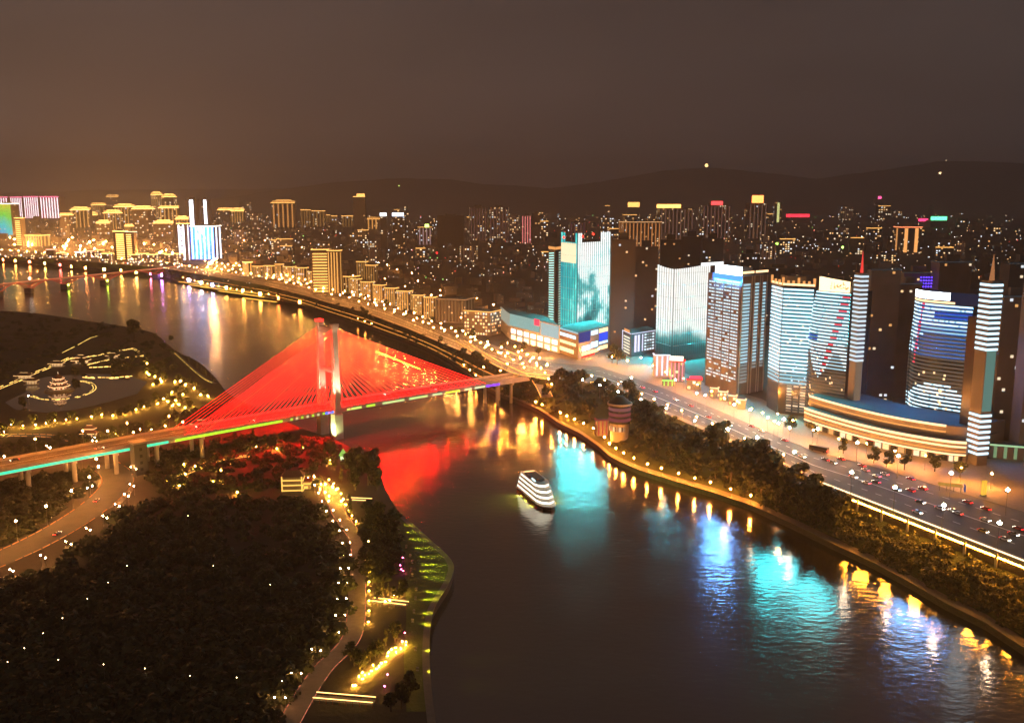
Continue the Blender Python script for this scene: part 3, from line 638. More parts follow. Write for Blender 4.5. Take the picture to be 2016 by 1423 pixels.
# office tower with dashed window rows and a bright roof sign
fp = para((1388,758),(1450,779),(1501,768)); zt = zat(fp[1].y, 545); t = thing('office_tower', 'dark office tower with dashed white window rows and a glaring blue-white roof sign', 'tower', base_of(fp))
mb = MB(); mb.prism([tuple(p[:2]) for p in fp], GZ, zt, 0, 1); mb.build('wall', [M['wall'], M['roof']], t)
for u in (.02, .24, .5, .74, .98):
    mb = MB(); panel(mb, fp[0], fp[1], u-.012, u+.012, GZ, zt, .7); mb.build('pilaster', M['wall'], t)
for u in (.03, .38, .48, .70, .78, .97):
    mb = MB(); panel(mb, fp[1], fp[2], u-.02, u+.02, GZ, zt, .7); mb.build('pilaster', M['paleconc'], t)
nr = 30
for i in range(nr):
    z0 = GZ + 9 + (zt-GZ-16)*i/(nr-1); lit = RN.random(); low = i < 6
    mb = MB()
    for k in range(12):
        if RN.random() < (.35 if low else .06): continue
        panel(mb, fp[0], fp[1], .03+k*.079, .03+k*.079+.066, z0, z0+1.1, .3, 1 if RN.random() < (.5 if low else .12) else 0)
    tag(mb.build('window_row', [em((.72,.93,1.0), 1.15, True), WB2], t), kind='stuff')
    for (u0,u1) in ((.08,.34),(.52,.67),(.80,.94)):
        if i < 4 and u0 > .5: continue
        mb = MB(); panel(mb, fp[1], fp[2], u0, u1, z0, z0+1.5, .3); mb.build('window', WB2 if i > 5 else em((.4,.5,.5), .5), t)
mb = MB(); panel(mb, fp[0], fp[1], .22, 1.0, zt+.5, zt+7, .6, 0, 1.0); mb.build('roof_sign', SIGNW, t)
mb = MB(); panel(mb, fp[0], fp[1], .18, 1.02, zt-3.5, zt+.45, 1.6, 0, 1.6, 1); mb.build('sign_glow_panel', [SBLUE, em((.05,.36,1.0), 420, True)], t)  # underside glow is added, unseen from above, for a blue patch on the water
for (u0,u1) in ((0,.46),(.52,1)):
    mb = MB(); panel(mb, fp[1], fp[2], u0, u1, zt+2, zt+3.6, .4); mb.build('cornice_light', GB, t)
mb = MB(); c = sum(fp, Vector())/4; mb.box((c.x,c.y,zt),(16,14,5), .4); mb.build('plant_room', M['wall'], t)
# banded tower
fp = para((1509,800),(1530,813),(1590,820)); zt = zat(fp[1].y, 562); t = thing('banded_tower', 'square tower wrapped in even white light bands under a gold lit crown', 'tower', base_of(fp))
mb = MB(); mb.prism([tuple(p[:2]) for p in fp], GZ, zt, 0, 1); mb.build('wall', [M['glass'], M['roof']], t)
zb = zat(fp[1].y, 752); nb = 26
for i in range(nb):
    z0 = zb + (zt-3.0-zb)*i/(nb-1); mt = WB if i > 2 else WB2
    mb = MB(); panel(mb, fp[0], fp[1], .03, .97, z0, z0+1.15, .6, 0, .6, 1); mb.build('light_band', [mt, UND], t)
    mb = MB(); panel(mb, fp[1], fp[2], .02, .98, z0, z0+1.15, .6, 0, .6, 1); mb.build('light_band', [mt, UND], t)
for i in range(12):
    z0 = GZ+2+i*1.9
    if z0 > zb-2: break
    for k in range(3):
        mb = MB(); panel(mb, fp[1], fp[2], .28+k*.22, .28+k*.22+.16, z0, z0+1.0, .3); mb.build('window', em((.9,.72,.5), [.25,.5,1.1,.2][RN.randrange(4)]), t)
for _ in range(34):
    u = RN.uniform(.03,.93); z0 = zb + (zt-8-zb)*RN.randrange(25)/25 + 1.5; mb = MB(); panel(mb, fp[1], fp[2], u, u+RN.uniform(.03,.07), z0, z0+1.0, .2); mb.build('lit_window', [WINW, WINC, em((1,.75,.45),.5)][RN.randrange(3)], t)
for k in range(7):
    u = k/6; p0 = fp[1].lerp(fp[2], u); p1 = fp[0].lerp(fp[1], u)
    for q in ((p0, p1) if k % 2 == 0 else (p0,)):
        mb = MB(); mb.box((q.x, q.y+.8, zt),(1.2,1.2,3.4+2*(k % 3 == 0)), .3); mb.build('crown_post', GB2, t)
mb = MB(); panel(mb, fp[1], fp[2], 0, 1, zt+.2, zt+1.6, .3); panel(mb, fp[0], fp[1], 0, 1, zt+.2, zt+1.6, .3); mb.build('crown_light', GB, t)
mb = MB(); mb.prism([tuple((sum(fp,Vector())/4*.4+p*.6)[:2]) for p in fp], zt, zt+6, 0); mb.build('plant_room', M['wall'], t)

def sail(label, l, r, bulge, ytop, u0f, pattern, nb, zlow, under, depth=24):
    a, b = P(*l,GZ), P(*r,GZ); d = b-a; nrm = Vector((d.y,-d.x,0)).normalized()
    if nrm.y > 0: nrm = -nrm
    zt = zat((a.y+b.y)/2, ytop)
    t = thing('sail_tower', label, 'tower', (a.x+d.x/2, a.y+d.y/2, GZ))
    def pt(u, v, out=0.0):
        uu = u0f(v) + (1-u0f(v))*u; q = a + d*uu + nrm*(bulge*(1-(1-max(0,uu))**4)*(1-.45*uu) + out); return Vector((q.x,q.y,GZ+(zt-GZ)*v))
    mb = MB(); nu, nv = 16, 20
    for i in range(nu):
        for j in range(nv): mb.face((pt(i/nu,j/nv), pt((i+1)/nu,j/nv), pt((i+1)/nu,(j+1)/nv), pt(i/nu,(j+1)/nv)))
    bk = lambda u, v: pt(u, v) - nrm*depth
    for j in range(nv):
        mb.face((bk(0,j/nv), pt(0,j/nv), pt(0,(j+1)/nv), bk(0,(j+1)/nv))); mb.face((pt(1,j/nv), bk(1,j/nv), bk(1,(j+1)/nv), pt(1,(j+1)/nv))); mb.face((bk(1,j/nv), bk(0,j/nv), bk(0,(j+1)/nv), bk(1,(j+1)/nv)))
    for i in range(nu): mb.face((pt(i/nu,1), pt((i+1)/nu,1), bk((i+1)/nu,1), bk(i/nu,1)), 1)
    mb.build('curtain_wall', [M['glass'], M['roof']], t)
    H = zt-GZ
    for k in range(nb):
        v = zlow + (.985-zlow)*k/(nb-1); hv = .40*(1-zlow)/nb
        mb = MB(); n = 34; any_ = False
        for i in range(n):
            mi = pattern(i/n, v)
            if mi == 0 and RN.random() < .07: mi = 4
            if mi is None: continue
            any_ = True; u, u2 = i/n, (i+1)/n
            q = (pt(u,v,.5), pt(u2,v,.5), pt(u2,v+hv,.5), pt(u,v+hv,.5)); mb.face(q, mi); mb.face((q[3], q[2], pt(u2,v+hv,0), pt(u,v+hv,0)), mi); mb.face((pt(u,v,0), pt(u2,v,0), q[1], q[0]), 5 if v > .62 else 3)
        if any_: mb.build('light_band', [WB, REDB, BLUB, DIMB, WB2, under], t)
    for _ in range(26):
        u, v = RN.random(), RN.uniform(.1,.5); mb = MB(); mb.face((pt(u,v,.6), pt(min(1,u+.03),v,.6), pt(min(1,u+.03),v+.016,.6), pt(u,v+.016,.6))); mb.build('lit_window', WINW, t)
    return t, a, b, d, nrm, zt, pt
def pat7(u, v):
    if v > .36 and int(round((v-.16)/.825*32)) % 2 and abs(u - (.50+.70*(v-.40))) < .03+.16*max(0,(v-.40)) and u > .42: return 1
    if v < .44 + .10*math.sin(u*9+1): return 3 if (v < .40) else (4 if u > .5 else 3)
    if (u < .3 and .62 < v < .655): return 2
    return 0
t7, a7, b7, d7, n7, z7, pt7 = sail('sail-shaped tower with white bands, a red streak and a gold sign board', (1583,818),(1668,836), 9, 572, lambda v: .26*v**2.4 - .05*math.sin(v*3.1), pat7, 33, .16, UND)
mb = MB(); n = 12
for i in range(n):
    q = [pt7(.08+.86*i/n,1,.3), pt7(.08+.86*(i+1)/n,1,.3)]; mb.face((q[0], q[1], q[1]+Vector((0,0,9-2.2*(i+1)/n)), q[0]+Vector((0,0,9-2.2*i/n))))
    mb.face((q[0]-n7*1.5, q[1]-n7*1.5, q[1]-n7*1.5+Vector((0,0,9-2.2*(i+1)/n)), q[0]-n7*1.5+Vector((0,0,9-2.2*i/n))))
mb.build('sign_board', SIGNG, t7)
rs = random.Random(4)
for k in range(6):                                       # characters on the board, too small to read
    ch = MB(); u = .42+.085*k
    for s_ in range(6):
        uu = u + rs.uniform(0,.05); zz = rs.uniform(1.5,4.6); ho = rs.random() < .5
        q = pt7(uu,1,.45); e = pt7(uu+(.05 if ho else .012),1,.45); ch.face((q+Vector((0,0,zz)), e+Vector((0,0,zz)), e+Vector((0,0,zz+(.5 if ho else 2))), q+Vector((0,0,zz+(.5 if ho else 2)))))
    ch.build('sign_character', em((.75,.38,.14), 1.0), t7)
mb = MB()
for i in range(8): q = pt7(i/8,1)-n7*12; mb.box((q.x,q.y,z7),(5,5,4+3*math.sin(i)), .3)
tag(mb.build('roof_machinery', M['wall'], t7), kind='stuff')
def pat8(u, v):
    if abs(u-(.18+.09*(v-.6)*2)) < .022 and v > .52: return 1
    if v > .90 and .45 < u and v < .935: return 2
    if v > .84: return 0
    if v > .60: return 0 if u < .16 + .9*max(0, v-.70) + .1*math.sin(v*60) else (4 if v > .72 and (int(v*80) % 2) else 3)
    if v > .30 + .12*math.sin(min(1,max(0,u-.1))*3.3): return 3
    if .10 < v < .13 and .35 < u < .65: return 2
    if v < .02: return 0
    return 0
t8, a8, b8, d8, n8, z8, pt8 = sail('wide curved tower with white light bands, dim brown middle floors and blue-white roof sign', (1783,842),(1908,868), 15, 596, lambda v: -.05*math.sin(v*3.14) + .02*v, pat8, 34, .06, UNB, 26)
for (u0,u1) in ((.02,.43),(.46,.95)):
    mb = MB(); n = 8
    for i in range(n):
        ua, ub = u0+(u1-u0)*i/n, u0+(u1-u0)*(i+1)/n; q, e = pt8(ua*.7,1,.6), pt8(ub*.7,1,.6); mb.face((q+Vector((0,0,2.6)), e+Vector((0,0,2.6)), e+Vector((0,0,7)), q+Vector((0,0,7)))); mb.face((q-n8+Vector((0,0,2.6)), e-n8+Vector((0,0,2.6)), e-n8+Vector((0,0,7)), q-n8+Vector((0,0,7))))
    mb.build('roof_sign', SIGNW, t8)
mb = MB()
for i in range(10): q, e = pt8(i*.075,1,.5), pt8((i+1)*.075,1,.5); mb.face((q+Vector((0,0,.6)), e+Vector((0,0,.6)), e+Vector((0,0,1.8)), q+Vector((0,0,1.8))))
mb.build('crown_light', GB, t8)
mb = MB(); ring = [pt8(u,1)-n8*3 for u in (0,.2,.4,.6,.8,1)] + [pt8(u,1)-n8*24 for u in (1,.6,.2,0)]; mb.prism([tuple(p[:2]) for p in ring], z8, z8+5, 0); mb.build('roof_pavilion', em((.08,.12,.30), .14), t8)
def fin(parent, base, ytop, ytip, wdt, spirecol, seg):
    q = P(*base,GZ); zt = zat(q.y, ytop); mb = MB(); mb.box((q.x,q.y,GZ),(wdt,wdt*1.3,zt-GZ), .25); mb.build('fin_column', M['wall'], parent)
    for (v0,v1,mt,solid) in seg:
        if solid:
            mb = MB(); mb.box((q.x-.05,q.y-.4,GZ+(zt-GZ)*v0),(wdt*.86,wdt*1.3,(zt-GZ)*(v1-v0)), .25); mb.build('fin_panel', mt, parent); continue
        n = int((v1-v0)*(zt-GZ)/2.7)
        for i in range(n):
            z0 = GZ+(zt-GZ)*(v0+(v1-v0)*i/n); mb = MB(); mb.box((q.x,q.y-.25,z0),(wdt+.5,wdt*1.3+.5,1.25), .25); mb.build('light_band', mt, parent)
    mb = MB(); mb.tube((q.x,q.y,zt),(q.x,q.y,zat(q.y,ytip)), wdt*.22, .10, 8); mb.build('spire', spirecol, parent)
fin(t7, (1677,842), 537, 494, 5.0, em((1,.06,.05), 1.0), [(.44,1,em((.75,.9,1),1.0,True),False),(0.02,.44,em((.5,.36,.24),.35),True)])
fin(t8, (1921,912), 552, 500, 6.6, em((.75,.30,.12), .55), [(.63,1,WB,False),(.30,.63,em((.20,.42,.36),.5),True),(.06,.30,WB,False)])
mb = MB(); q = P(1906,905,GZ); mb.box((q.x+1.5,q.y+6,GZ),(4.5,9,z8-GZ-2), .3); mb.build('stair_core', M['glass'], t8)
# curved podium joining the two sail towers
PD = smooth([P(x,y,GZ) for x, y in ((1582,838),(1600,845),(1640,858),(1690,873),(1750,888),(1810,900),(1865,909),(1900,912))], 4)
pod = thing('curved_podium', 'low curved podium with sweeping gold light bands below the two sail towers', 'building', tuple(PD[len(PD)//2]))
back = [Vector((p.x+34, p.y+26, 0)) for p in (PD[-1], PD[len(PD)//2], PD[0])]
def setb(k): return [Vector((p.x+.55*k, p.y+.84*k, p.z)) for p in PD]
for k, (z0, z1, sb) in enumerate(((GZ,GZ+4.5,1.6),(GZ+4.5,GZ+12,0),(GZ+12,GZ+18.5,9))):
    mb = MB(); mb.prism([tuple(p[:2]) for p in setb(sb)] + [tuple(p[:2]) for p in back], z0, z1, 0, 1, False); mb.build('storey', [M['wall2'], M['roof']], pod)
for (zc, sb, h, mt) in ((4.2,-.5,.8,GB),(6.2,-.5,.6,GB2),(8.6,-.5,.9,GB),(11.0,-.5,1.3,GB),(14.3,8.5,.9,GB2),(17.6,8.5,1.2,GB)):
    mb = MB(); q = setb(sb); c = setb(sb+.5)
    rng = range(len(q)-1) if sb < 0 else range(len(q)-6)
    for i in rng: mb.face(((q[i].x,q[i].y,GZ+zc),(q[i+1].x,q[i+1].y,GZ+zc),(q[i+1].x,q[i+1].y,GZ+zc+h),(q[i].x,q[i].y,GZ+zc+h))); mb.face(((q[i].x,q[i].y,GZ+zc+h),(q[i+1].x,q[i+1].y,GZ+zc+h),(c[i+1].x,c[i+1].y,GZ+zc+h),(c[i].x,c[i].y,GZ+zc+h)))
    mb.build('light_band', mt, pod)
for i in range(1, len(PD)-2, 1):
    q = setb(1.4); p0, p1 = q[i], q[i+1]; mb = MB(); panel(mb, p0, p1, .12, .88, GZ+.3, GZ+3.4, .2); mb.build('shop_window', [em((1,.68,.30),1.4,True), M['glass'], em((1,.55,.18),.8,True), M['glass'], em((1,.8,.5),1.2,True)][i % 5], pod)
mb = MB(); q = setb(1.4); panel(mb, q[12], q[14], 0, 1, GZ+3.5, GZ+4.4, .6); mb.build('red_sign', em((1,.04,.03), 2.0), pod)
# ---------------------------------------------------------------- other buildings
WMAT = [em((1,.62,.28), 1.5), em((1,.80,.52), 1.3), em((.85,.93,1.0), 1.2), em((1,.50,.16), 1.0)]
def building(x0, x1, yb, yt, label, group=None, name='apartment_block', rz=None, wall='wall', lit=.12, crown=None, lines=None, linesC=None, roofsign=None, cap=None, rows_of=None, bands=None, face=None, z=GZ, wst=1.0, dk=.7):
    """a block whose front spans these photo columns, from its foot row to its roof row"""
    q = P((x0+x1)/2, yb, z); D = q.y; k = D/F*1.03; W = (x1-x0)*k; H = max(4, zat(D, yt)-z)
    rz = RN.uniform(-.35,.35) if rz is None else rz
    wd = W/(math.cos(rz)+dk*abs(math.sin(rz))); dp = wd*dk
    t = thing(name, label, 'building', (q.x, q.y+dp*.5, z), group); c0 = Vector((q.x, q.y+dp*.5, 0))
    ex = Vector((math.cos(rz), math.sin(rz), 0)); ey = Vector((-math.sin(rz), math.cos(rz), 0))
    A0 = c0 - ex*wd/2 - ey*dp/2; B0 = c0 + ex*wd/2 - ey*dp/2; C0 = c0 + ex*wd/2 + ey*dp/2; D0 = c0 - ex*wd/2 + ey*dp/2
    mb = MB(); mb.prism([tuple(p[:2]) for p in (A0,B0,C0,D0)], z, z+H, 0, 1, False)
    if H > 25: mb.box((c0.x,c0.y,z+H),(wd*.4,dp*.4,H*.06), rz, 0, 1)
    mb.build('wall', [M[wall], M['roof']], t)
    side = (B0, C0) if rz < 0 else (D0, A0)
    fh = max(3.2, D*.0022); fw = max(3.0, D*.0024)
    if lit > 0:
        wm = MB(); n1 = max(2, int(H/fh)); 
        for (p0, p1) in ((A0, B0), side):
            L = (p1-p0).length; nc = max(2, int(L/fw))
            for i in range(n1):
                for j in range(nc):
                    if RN.random() > lit: continue
                    zz = z + (i+.25)*H/n1; panel(wm, p0, p1, (j+.22)/nc, (j+.78)/nc, zz, zz + H/n1*.5, max(.15, D*.0002), RN.choices((0,1,2,3), (4,3,2,3))[0], .1)
        if wm.f: tag(wm.build('lit_windows', [em((1,.62,.28), 1.5*wst), em((1,.80,.52), 1.3*wst), em((.85,.93,1.0), 1.2*wst), em((1,.50,.16), 1.0*wst)], t), kind='stuff')
    th = max(.8, D*.0007)
    bs = 2.6 if x0 < 480 else 1.0                       # the old town on the left is lit far more strongly
    if crown: crown = (crown[0], crown[1]*bs)
    if lines: lines = (lines[0], lines[1]*bs, lines[2])
    if bands: bands = (bands[0], bands[1]*bs) + bands[2:]
    if cap: cap = (cap[0], cap[1]*bs, cap[2])
    if crown:
        c, s = crown; mb = MB(); panel(mb, A0, B0, -.02, 1.02, z+H, z+H+th, .5, 0, 1); panel(mb, side[0], side[1], -.02, 1.02, z+H, z+H+th, .5, 0, 1); mb.build('roof_light', em(c, s), t)
    if cap:                                              # tiered roof with light lines
        c, s, n = cap
        for i in range(n):
            f = .82 - .26*i; zz = z+H+th*1.8*(i+.6); mb = MB(); mb.box((c0.x,c0.y,zz),(wd*f,dp*f,th*1.2), rz); mb.build('roof_tier', M['tile'], t)
            mb = MB(); mb.box((c0.x,c0.y,zz+th*1.2),(wd*f*1.1,dp*f*1.1,th*.7), rz); mb.build('roof_light', em(c, s), t)
    if lines:
        c, s, n = lines
        for i in range(n):
            u = (i+.5)/n; mb = MB(); panel(mb, A0, B0, u-.16/n, u+.16/n, z+H*.06, z+H*.97, max(.3,D*.0003)); mb.build('light_column', em(c, s), t)
        if rz:
            for i in range(max(1,n//3)):
                u = (i+.5)/max(1,n//3); mb = MB(); panel(mb, side[0], side[1], u-.1, u+.1, z+H*.06, z+H*.97, max(.3,D*.0003)); mb.build('light_column', em(c, s*.6), t)
    if bands:
        c, s, n, u0, u1 = bands
        for i in range(n):
            zz = z + H*(.06+.9*i/n); mb = MB(); panel(mb, A0, B0, u0, u1, zz, zz+H/n*.42, max(.3,D*.0003)); mb.build('light_band', em(c, s), t)
    if face:
        mb = MB(); panel(mb, A0, B0, .02, .98, z+H*.05, z+H, max(.2,D*.0002)); mb.build('media_screen', face, t)
    if roofsign:
        c, s, u0, u1, hh = roofsign; mb = MB(); panel(mb, A0, B0, u0, u1, z+H+.5, z+H+.5+hh*k, max(.3,D*.0003), 0, 1.5); mb.build('roof_sign', em(c, s), t)
    return t
# dark housing blocks behind the bright towers
for a in ((1200,1248,690,472,'dark apartment block right of the picture tower, tallest of its row',.05),(1246,1292,684,486,'dark apartment block between the two picture towers',.06),
          (1297,1338,640,472,'dark apartment slab rising behind the misty white tower, left of three',.05),(1338,1378,640,466,'dark apartment slab rising behind the misty white tower, middle of three',.05),(1378,1418,645,470,'dark apartment slab rising behind the misty white tower, right of three',.07),
          (1452,1490,640,500,'narrow block with one white lit edge behind the office tower',.10),(1498,1560,640,528,'dark block behind the banded tower',.04),(1560,1620,650,540,'dark block behind the gold sign board',.04),
          (1700,1757,800,532,'dark apartment block with a few lit windows right of the red spire',.05),(1757,1800,780,560,'lower dark apartment block left of the wide curved tower',.05),
          (1828,1895,760,517,'dark block showing above the wide curved tower',.04),(1766,1830,755,538,'dark block with violet lights above the wide curved tower',.06),(1950,2003,880,585,'dark apartment block right of the second spire',.06),(1962,2040,820,520,'dark apartment slab at the right edge behind the spire',.06),(2003,2080,900,560,'near dark apartment block at the right edge',.05)):
    x0,x1,yb,yt,lb,lt = a; b_ = building(x0,x1,yb,yt,lb,None,'apartment_block',RN.uniform(-.1,.1),'dark' if x0 < 1500 else 'wall',lt,(( .10,.13,.15),.25) if x0 > 1690 else None, wst=.8, dk=.5)
    if 'violet' in lb:
        for i in range(4):
            for j in range(5):
                q = P(1790+j*5, 548+i*6, GZ); p_ = Vector(b_.location); D_ = p_.y-10
                mb = MB(); xx = (1791+j*5-CX)/F*D_*1.02; mb.ball((xx, D_-6, zat(D_, 545+i*6)), .7); mb.build('violet_lamp', em((.10,.04,1),3), b_)
# gold-lit row along the upper riverside road
ORD = ('first','second','third','fourth','fifth','sixth','seventh','eighth','ninth','tenth','eleventh','twelfth','thirteenth','fourteenth','fifteenth','sixteenth','seventeenth','eighteenth','nineteenth','twentieth')
gr = 'gold lit row houses along the riverside road'
for i, a in enumerate(((478,496,545,517),(497,519,547,525),(520,544,549,524),(542,558,551,521),(558,582,554,526),(582,606,556,528),(606,626,560,536),(690,712,586,550),(711,736,592,556),(735,760,598,562),(757,784,604,568),(781,812,612,574),(812,836,622,582),(834,860,630,586))):
    building(*a, ORD[i] + ' gold lit low block from the left in the row facing the riverside road', gr, 'row_house', RN.uniform(-.5,-.3), 'wall2', .25, (GOLD,2.4), (GOLD,1.0,5), wst=1.2)
building(858,932,636,590,'long dim apartment slab behind the gold lit row',None,'apartment_block',-.35,'wall2',.10,((1,.5,.2),.5),((1,.5,.2),.12,9))
building(914,985,660,614,'gold lit corner block with many bright windows beside the mall',None,'apartment_block',-.5,'wall2',.55,(GOLD,1.8),wst=1.4)
building(614,648,580,492,'tall gold lit hotel with rows of lit windows by the river, left wing',None,'hotel_tower',.12,'wall2',.0,(GOLD,3.5),None,bands=(GOLD,1.9,14,.06,.94))
building(646,673,582,494,'tall gold lit hotel by the river, right wing with vertical lights',None,'hotel_tower',-.25,'wall2',.0,(GOLD,3.0),(GOLD,1.3,4))
building(660,706,578,545,'low gold lit wing right of the tall hotel',None,'row_house',-.3,'wall2',.2,(GOLD,2.6),(GOLD,.6,6))
building(702,724,555,516,'gold crowned block behind the tall hotel, taller of two',None,'apartment_block',-.3,'wall2',.1,(GOLD,2.2),(GOLD,.45,4)); building(720,743,556,523,'gold crowned block behind the tall hotel, lower of two',None,'apartment_block',-.3,'wall2',.1,(GOLD,2.2),(GOLD,.45,4))
# far left waterfront
RB = led('rainbow_screen', [(.0,(.1,.3,1)),(.3,(0,.8,.8)),(.5,(.2,.9,.1)),(.75,(1,.8,.05)),(1.,(1,.95,.8))], 1.0, (.03,.03,.01), (0,0,0), 20, 190, .8, False)
BS = led('blue_screen', [(.0,(.02,.06,.5)),(.4,(.05,.22,1)),(.62,(.1,.4,1)),(.8,(.8,.9,1)),(1.,(1,.95,1))], 4.5, (.035,.035,.02), (2,5,0), 0, 600, .05, True)
PKS = led('pink_screen', [(.0,(1,.03,.18)),(.42,(1,.05,.2)),(.5,(.8,.5,.55)),(1.,(.8,.6,.65))], .55, (.012,.012,.02), (1,1,0), 0, 900, .0, False)
for i,(x0,x1) in enumerate(((-6,18),(24,46),(50,78),(82,118))):
    building(x0,x1,432,389-(i>1),['leftmost white lit slab tower on the far skyline','second white lit slab tower from the left on the far skyline','pink and white lit slab tower, third of the far row','widest pink and white lit slab tower, right end of the far row'][i],'white lit slab towers on the far skyline','slab_tower',.0,'wall2',0,(PINK,1.5),((1,.84,.90),1.5,7 if i else 5),face=PKS)
building(-4,31,470,402,'tower with a rainbow coloured light front at the left edge',None,'media_tower',-.15,'wall',.1,((1,.9,.7),2.5),None,face=RB)
building(32,49,486,430,'slender tower with gold floor lights at the far left bank',None,'apartment_block',-.3,'wall2',.0,(GOLD,2),None,bands=(GOLD,1.5,13,.1,.9))
building(50,88,486,464,'low block with gold vertical lights at the far left bank',None,'row_house',-.1,'wall2',.1,(GOLD,2),(GOLD,.9,7))
building(226,249,514,456,'gold lit tower with bright floor bands, left of a pair',None,'apartment_block',-.1,'wall2',.0,(GOLD,3),None,bands=(GOLD,2.0,13,.25,.98))
building(250,268,514,457,'gold lit tower with bright floor bands, right of a pair',None,'apartment_block',-.1,'wall2',.0,((1,.6,.3),1.5),None,bands=(GOLD,1.7,12,.1,.7))
building(351,373,516,441,'tower edged with white dotted lights beside the blue screen tower',None,'apartment_block',-.25,'wall2',.0,(GOLD,2.5),((.85,.85,1),2.0,2),bands=((.9,.85,1),1.6,14,.3,.7))
building(377,428,514,446,'broad tower with a bright blue light screen on the far bank',None,'media_tower',-.1,'wall',.0,((1,.8,.6),3),((.75,.85,1),1.6,6),face=BS)
for i,x in enumerate((200,255,272,290,308,326,342)): building(x,x+17,518,500+(i%2)*2,ORD[i] + ' gold lit house from the left on the far waterfront below the screen tower','gold lit houses on the far waterfront','row_house',-.1,'wall2',.5,(GOLD,2.4),wst=1.6)
for i,x in enumerate((92,112,148,168,186)): building(x,x+16,508,492+(i*7)%9,ORD[i] + ' brightly lit shop from the left on the far left waterfront','lit shops on the far waterfront','shop_house',-.1,'wall2',.6,([(1,.3,.2),GOLD,WHITE][i%3],2.0),wst=1.8)
for i,(x,y,c,cn) in enumerate(((6,511,(1,.25,.05),'orange'),(30,513,(1,.40,.06),'gold'),(58,515,(1,.22,.05),'orange'),(88,518,(1,.55,.10),'gold'),(118,521,(1,.08,.06),'red'),(140,524,(1,.45,.08),'gold'),(168,527,(1,.30,.06),'orange'),(205,530,(1,.55,.12),'gold'),(238,532,(1,.42,.07),'gold'),(268,535,(1,.50,.10),'gold'),(296,538,(1,.12,.25),'pink'),(318,541,(.55,.2,1),'violet'),(372,551,(.40,.30,1),'violet'),(396,556,(.6,.65,1),'blue-white'),(418,560,(.30,.35,1),'blue'),(446,566,(1,.5,.10),'gold'),(478,572,(1,.45,.08),'gold'),(512,578,(1,.42,.07),'gold'),(548,586,(1,.20,.04),'orange'),(590,594,(1,.30,.05),'orange'))):  # glowing boards added so coloured streaks show on the upstream water
    q = P(x, y, 9.0); t = thing('added_light_board', ORD[i % 20] + ' added light board from the left on the far waterfront, ' + cn, 'sign', (q.x,q.y,3.0), 'added light boards on the far waterfront'); wv = 2.2 + (i*7 % 5)*.5
    mb = MB(); mb.box((q.x,q.y,6.0),(wv,.8,5.0)); mb.build('lit_panel', em(c, 110 if q.y > 1500 else 45, True), t)
    mb = MB(); mb.tube((q.x-wv*.4,q.y,2.0),(q.x-wv*.4,q.y,6.0),.25,.25,5); mb.build('post', M['metal'], t); mb = MB(); mb.tube((q.x+wv*.4,q.y,2.0),(q.x+wv*.4,q.y,6.0),.25,.25,5); mb.build('post', M['metal'], t)
# tiered gold roofs of the town on the left
gt = 'gold tiered towers of the far town'
TT = ((138,176,452,414),(226,262,452,408),(262,300,468,412),(300,318,430,384),(312,352,462,410),(284,330,400,382),(190,216,470,440),(205,235,455,420),(345,372,470,432),(160,190,440,424),(322,345,440,388),(120,142,470,424),(246,262,470,446),(300,340,474,440),(430,455,440,414),(455,480,440,416),(270,300,445,426),(180,205,428,404),(210,232,412,388),(238,268,404,384))
TT = sorted(TT)
for i, a in enumerate(TT): building(*a, 'far tower with gold tiered roofs, ' + ORD[i] + ' from the left in the town', gt, 'tiered_tower', RN.uniform(-.3,.3), 'wall2', .22, (GOLD,2.6), (GOLD,.32,5) if i % 2 else None, cap=(GOLD,3.0,2 if i % 3 else 1), wst=1.5)
building(368,390,448,392,'dark tower with one white light line on its left edge',None,'apartment_block',.0,'wall',.12,None,((.9,.9,1),3.0,1)); building(398,414,446,392,'dark tower with one white light line on the far skyline',None,'apartment_block',.0,'wall',.12,None,((.9,.9,1),3.0,1))
building(534,580,450,400,'broad tower with glowing orange tiers on the far skyline',None,'tiered_tower',.1,'wall2',.1,(GOLD,3),((1,.40,.10),.8,5),cap=(GOLD,3,2)); 
for a in ((592,612,448,414),(614,640,448,416),(638,650,444,424),(652,664,444,426),(672,695,448,426)): building(*a,'far block with a gold roof line left of the slim tower','gold roofed blocks on the far skyline','apartment_block',.1,'wall2',.2,(GOLD,2.6),(GOLD,.3,4))
building(698,720,470,388,'slim dark tower with a bright gold top on the far skyline',None,'apartment_block',.0,'wall',.06,(GOLD,3),None,roofsign=(GOLD,2.5,.3,1,6))
building(722,752,452,432,'small block with slanting orange roof lights',None,'apartment_block',-.4,'wall2',.1,(SODIUM,2.5),(SODIUM,1,3),cap=(SODIUM,1.6,1))
building(750,762,492,426,'dark tower with a small white sign, left of a pair',None,'apartment_block',.0,'dark',.20,None,None,roofsign=(WHITE,5,0,1,6)); building(774,798,494,426,'dark tower with a long blue-white sign, right of a pair',None,'apartment_block',.0,'dark',.20,None,None,roofsign=((.6,.75,1),6,0,.9,6))
building(822,850,484,448,'pale block with gold and green lamps on top',None,'apartment_block',.1,'wall2',.2,(GOLD,1.5),((1,.6,.6),.35,4),roofsign=((.7,1,.2),4,.5,.8,6)); building(862,912,488,425,'broad dark tower without lights on the skyline',None,'apartment_block',.0,'dark',.0)
building(924,958,478,408,'pinkish apartment tower with scattered windows, left of twins',None,'apartment_block',.1,'wall2',.22,None,((1,.45,.4),.10,6)); building(964,1001,478,408,'pinkish apartment tower with scattered windows, right of twins',None,'apartment_block',-.1,'wall2',.22,None,((1,.45,.4),.09,6))
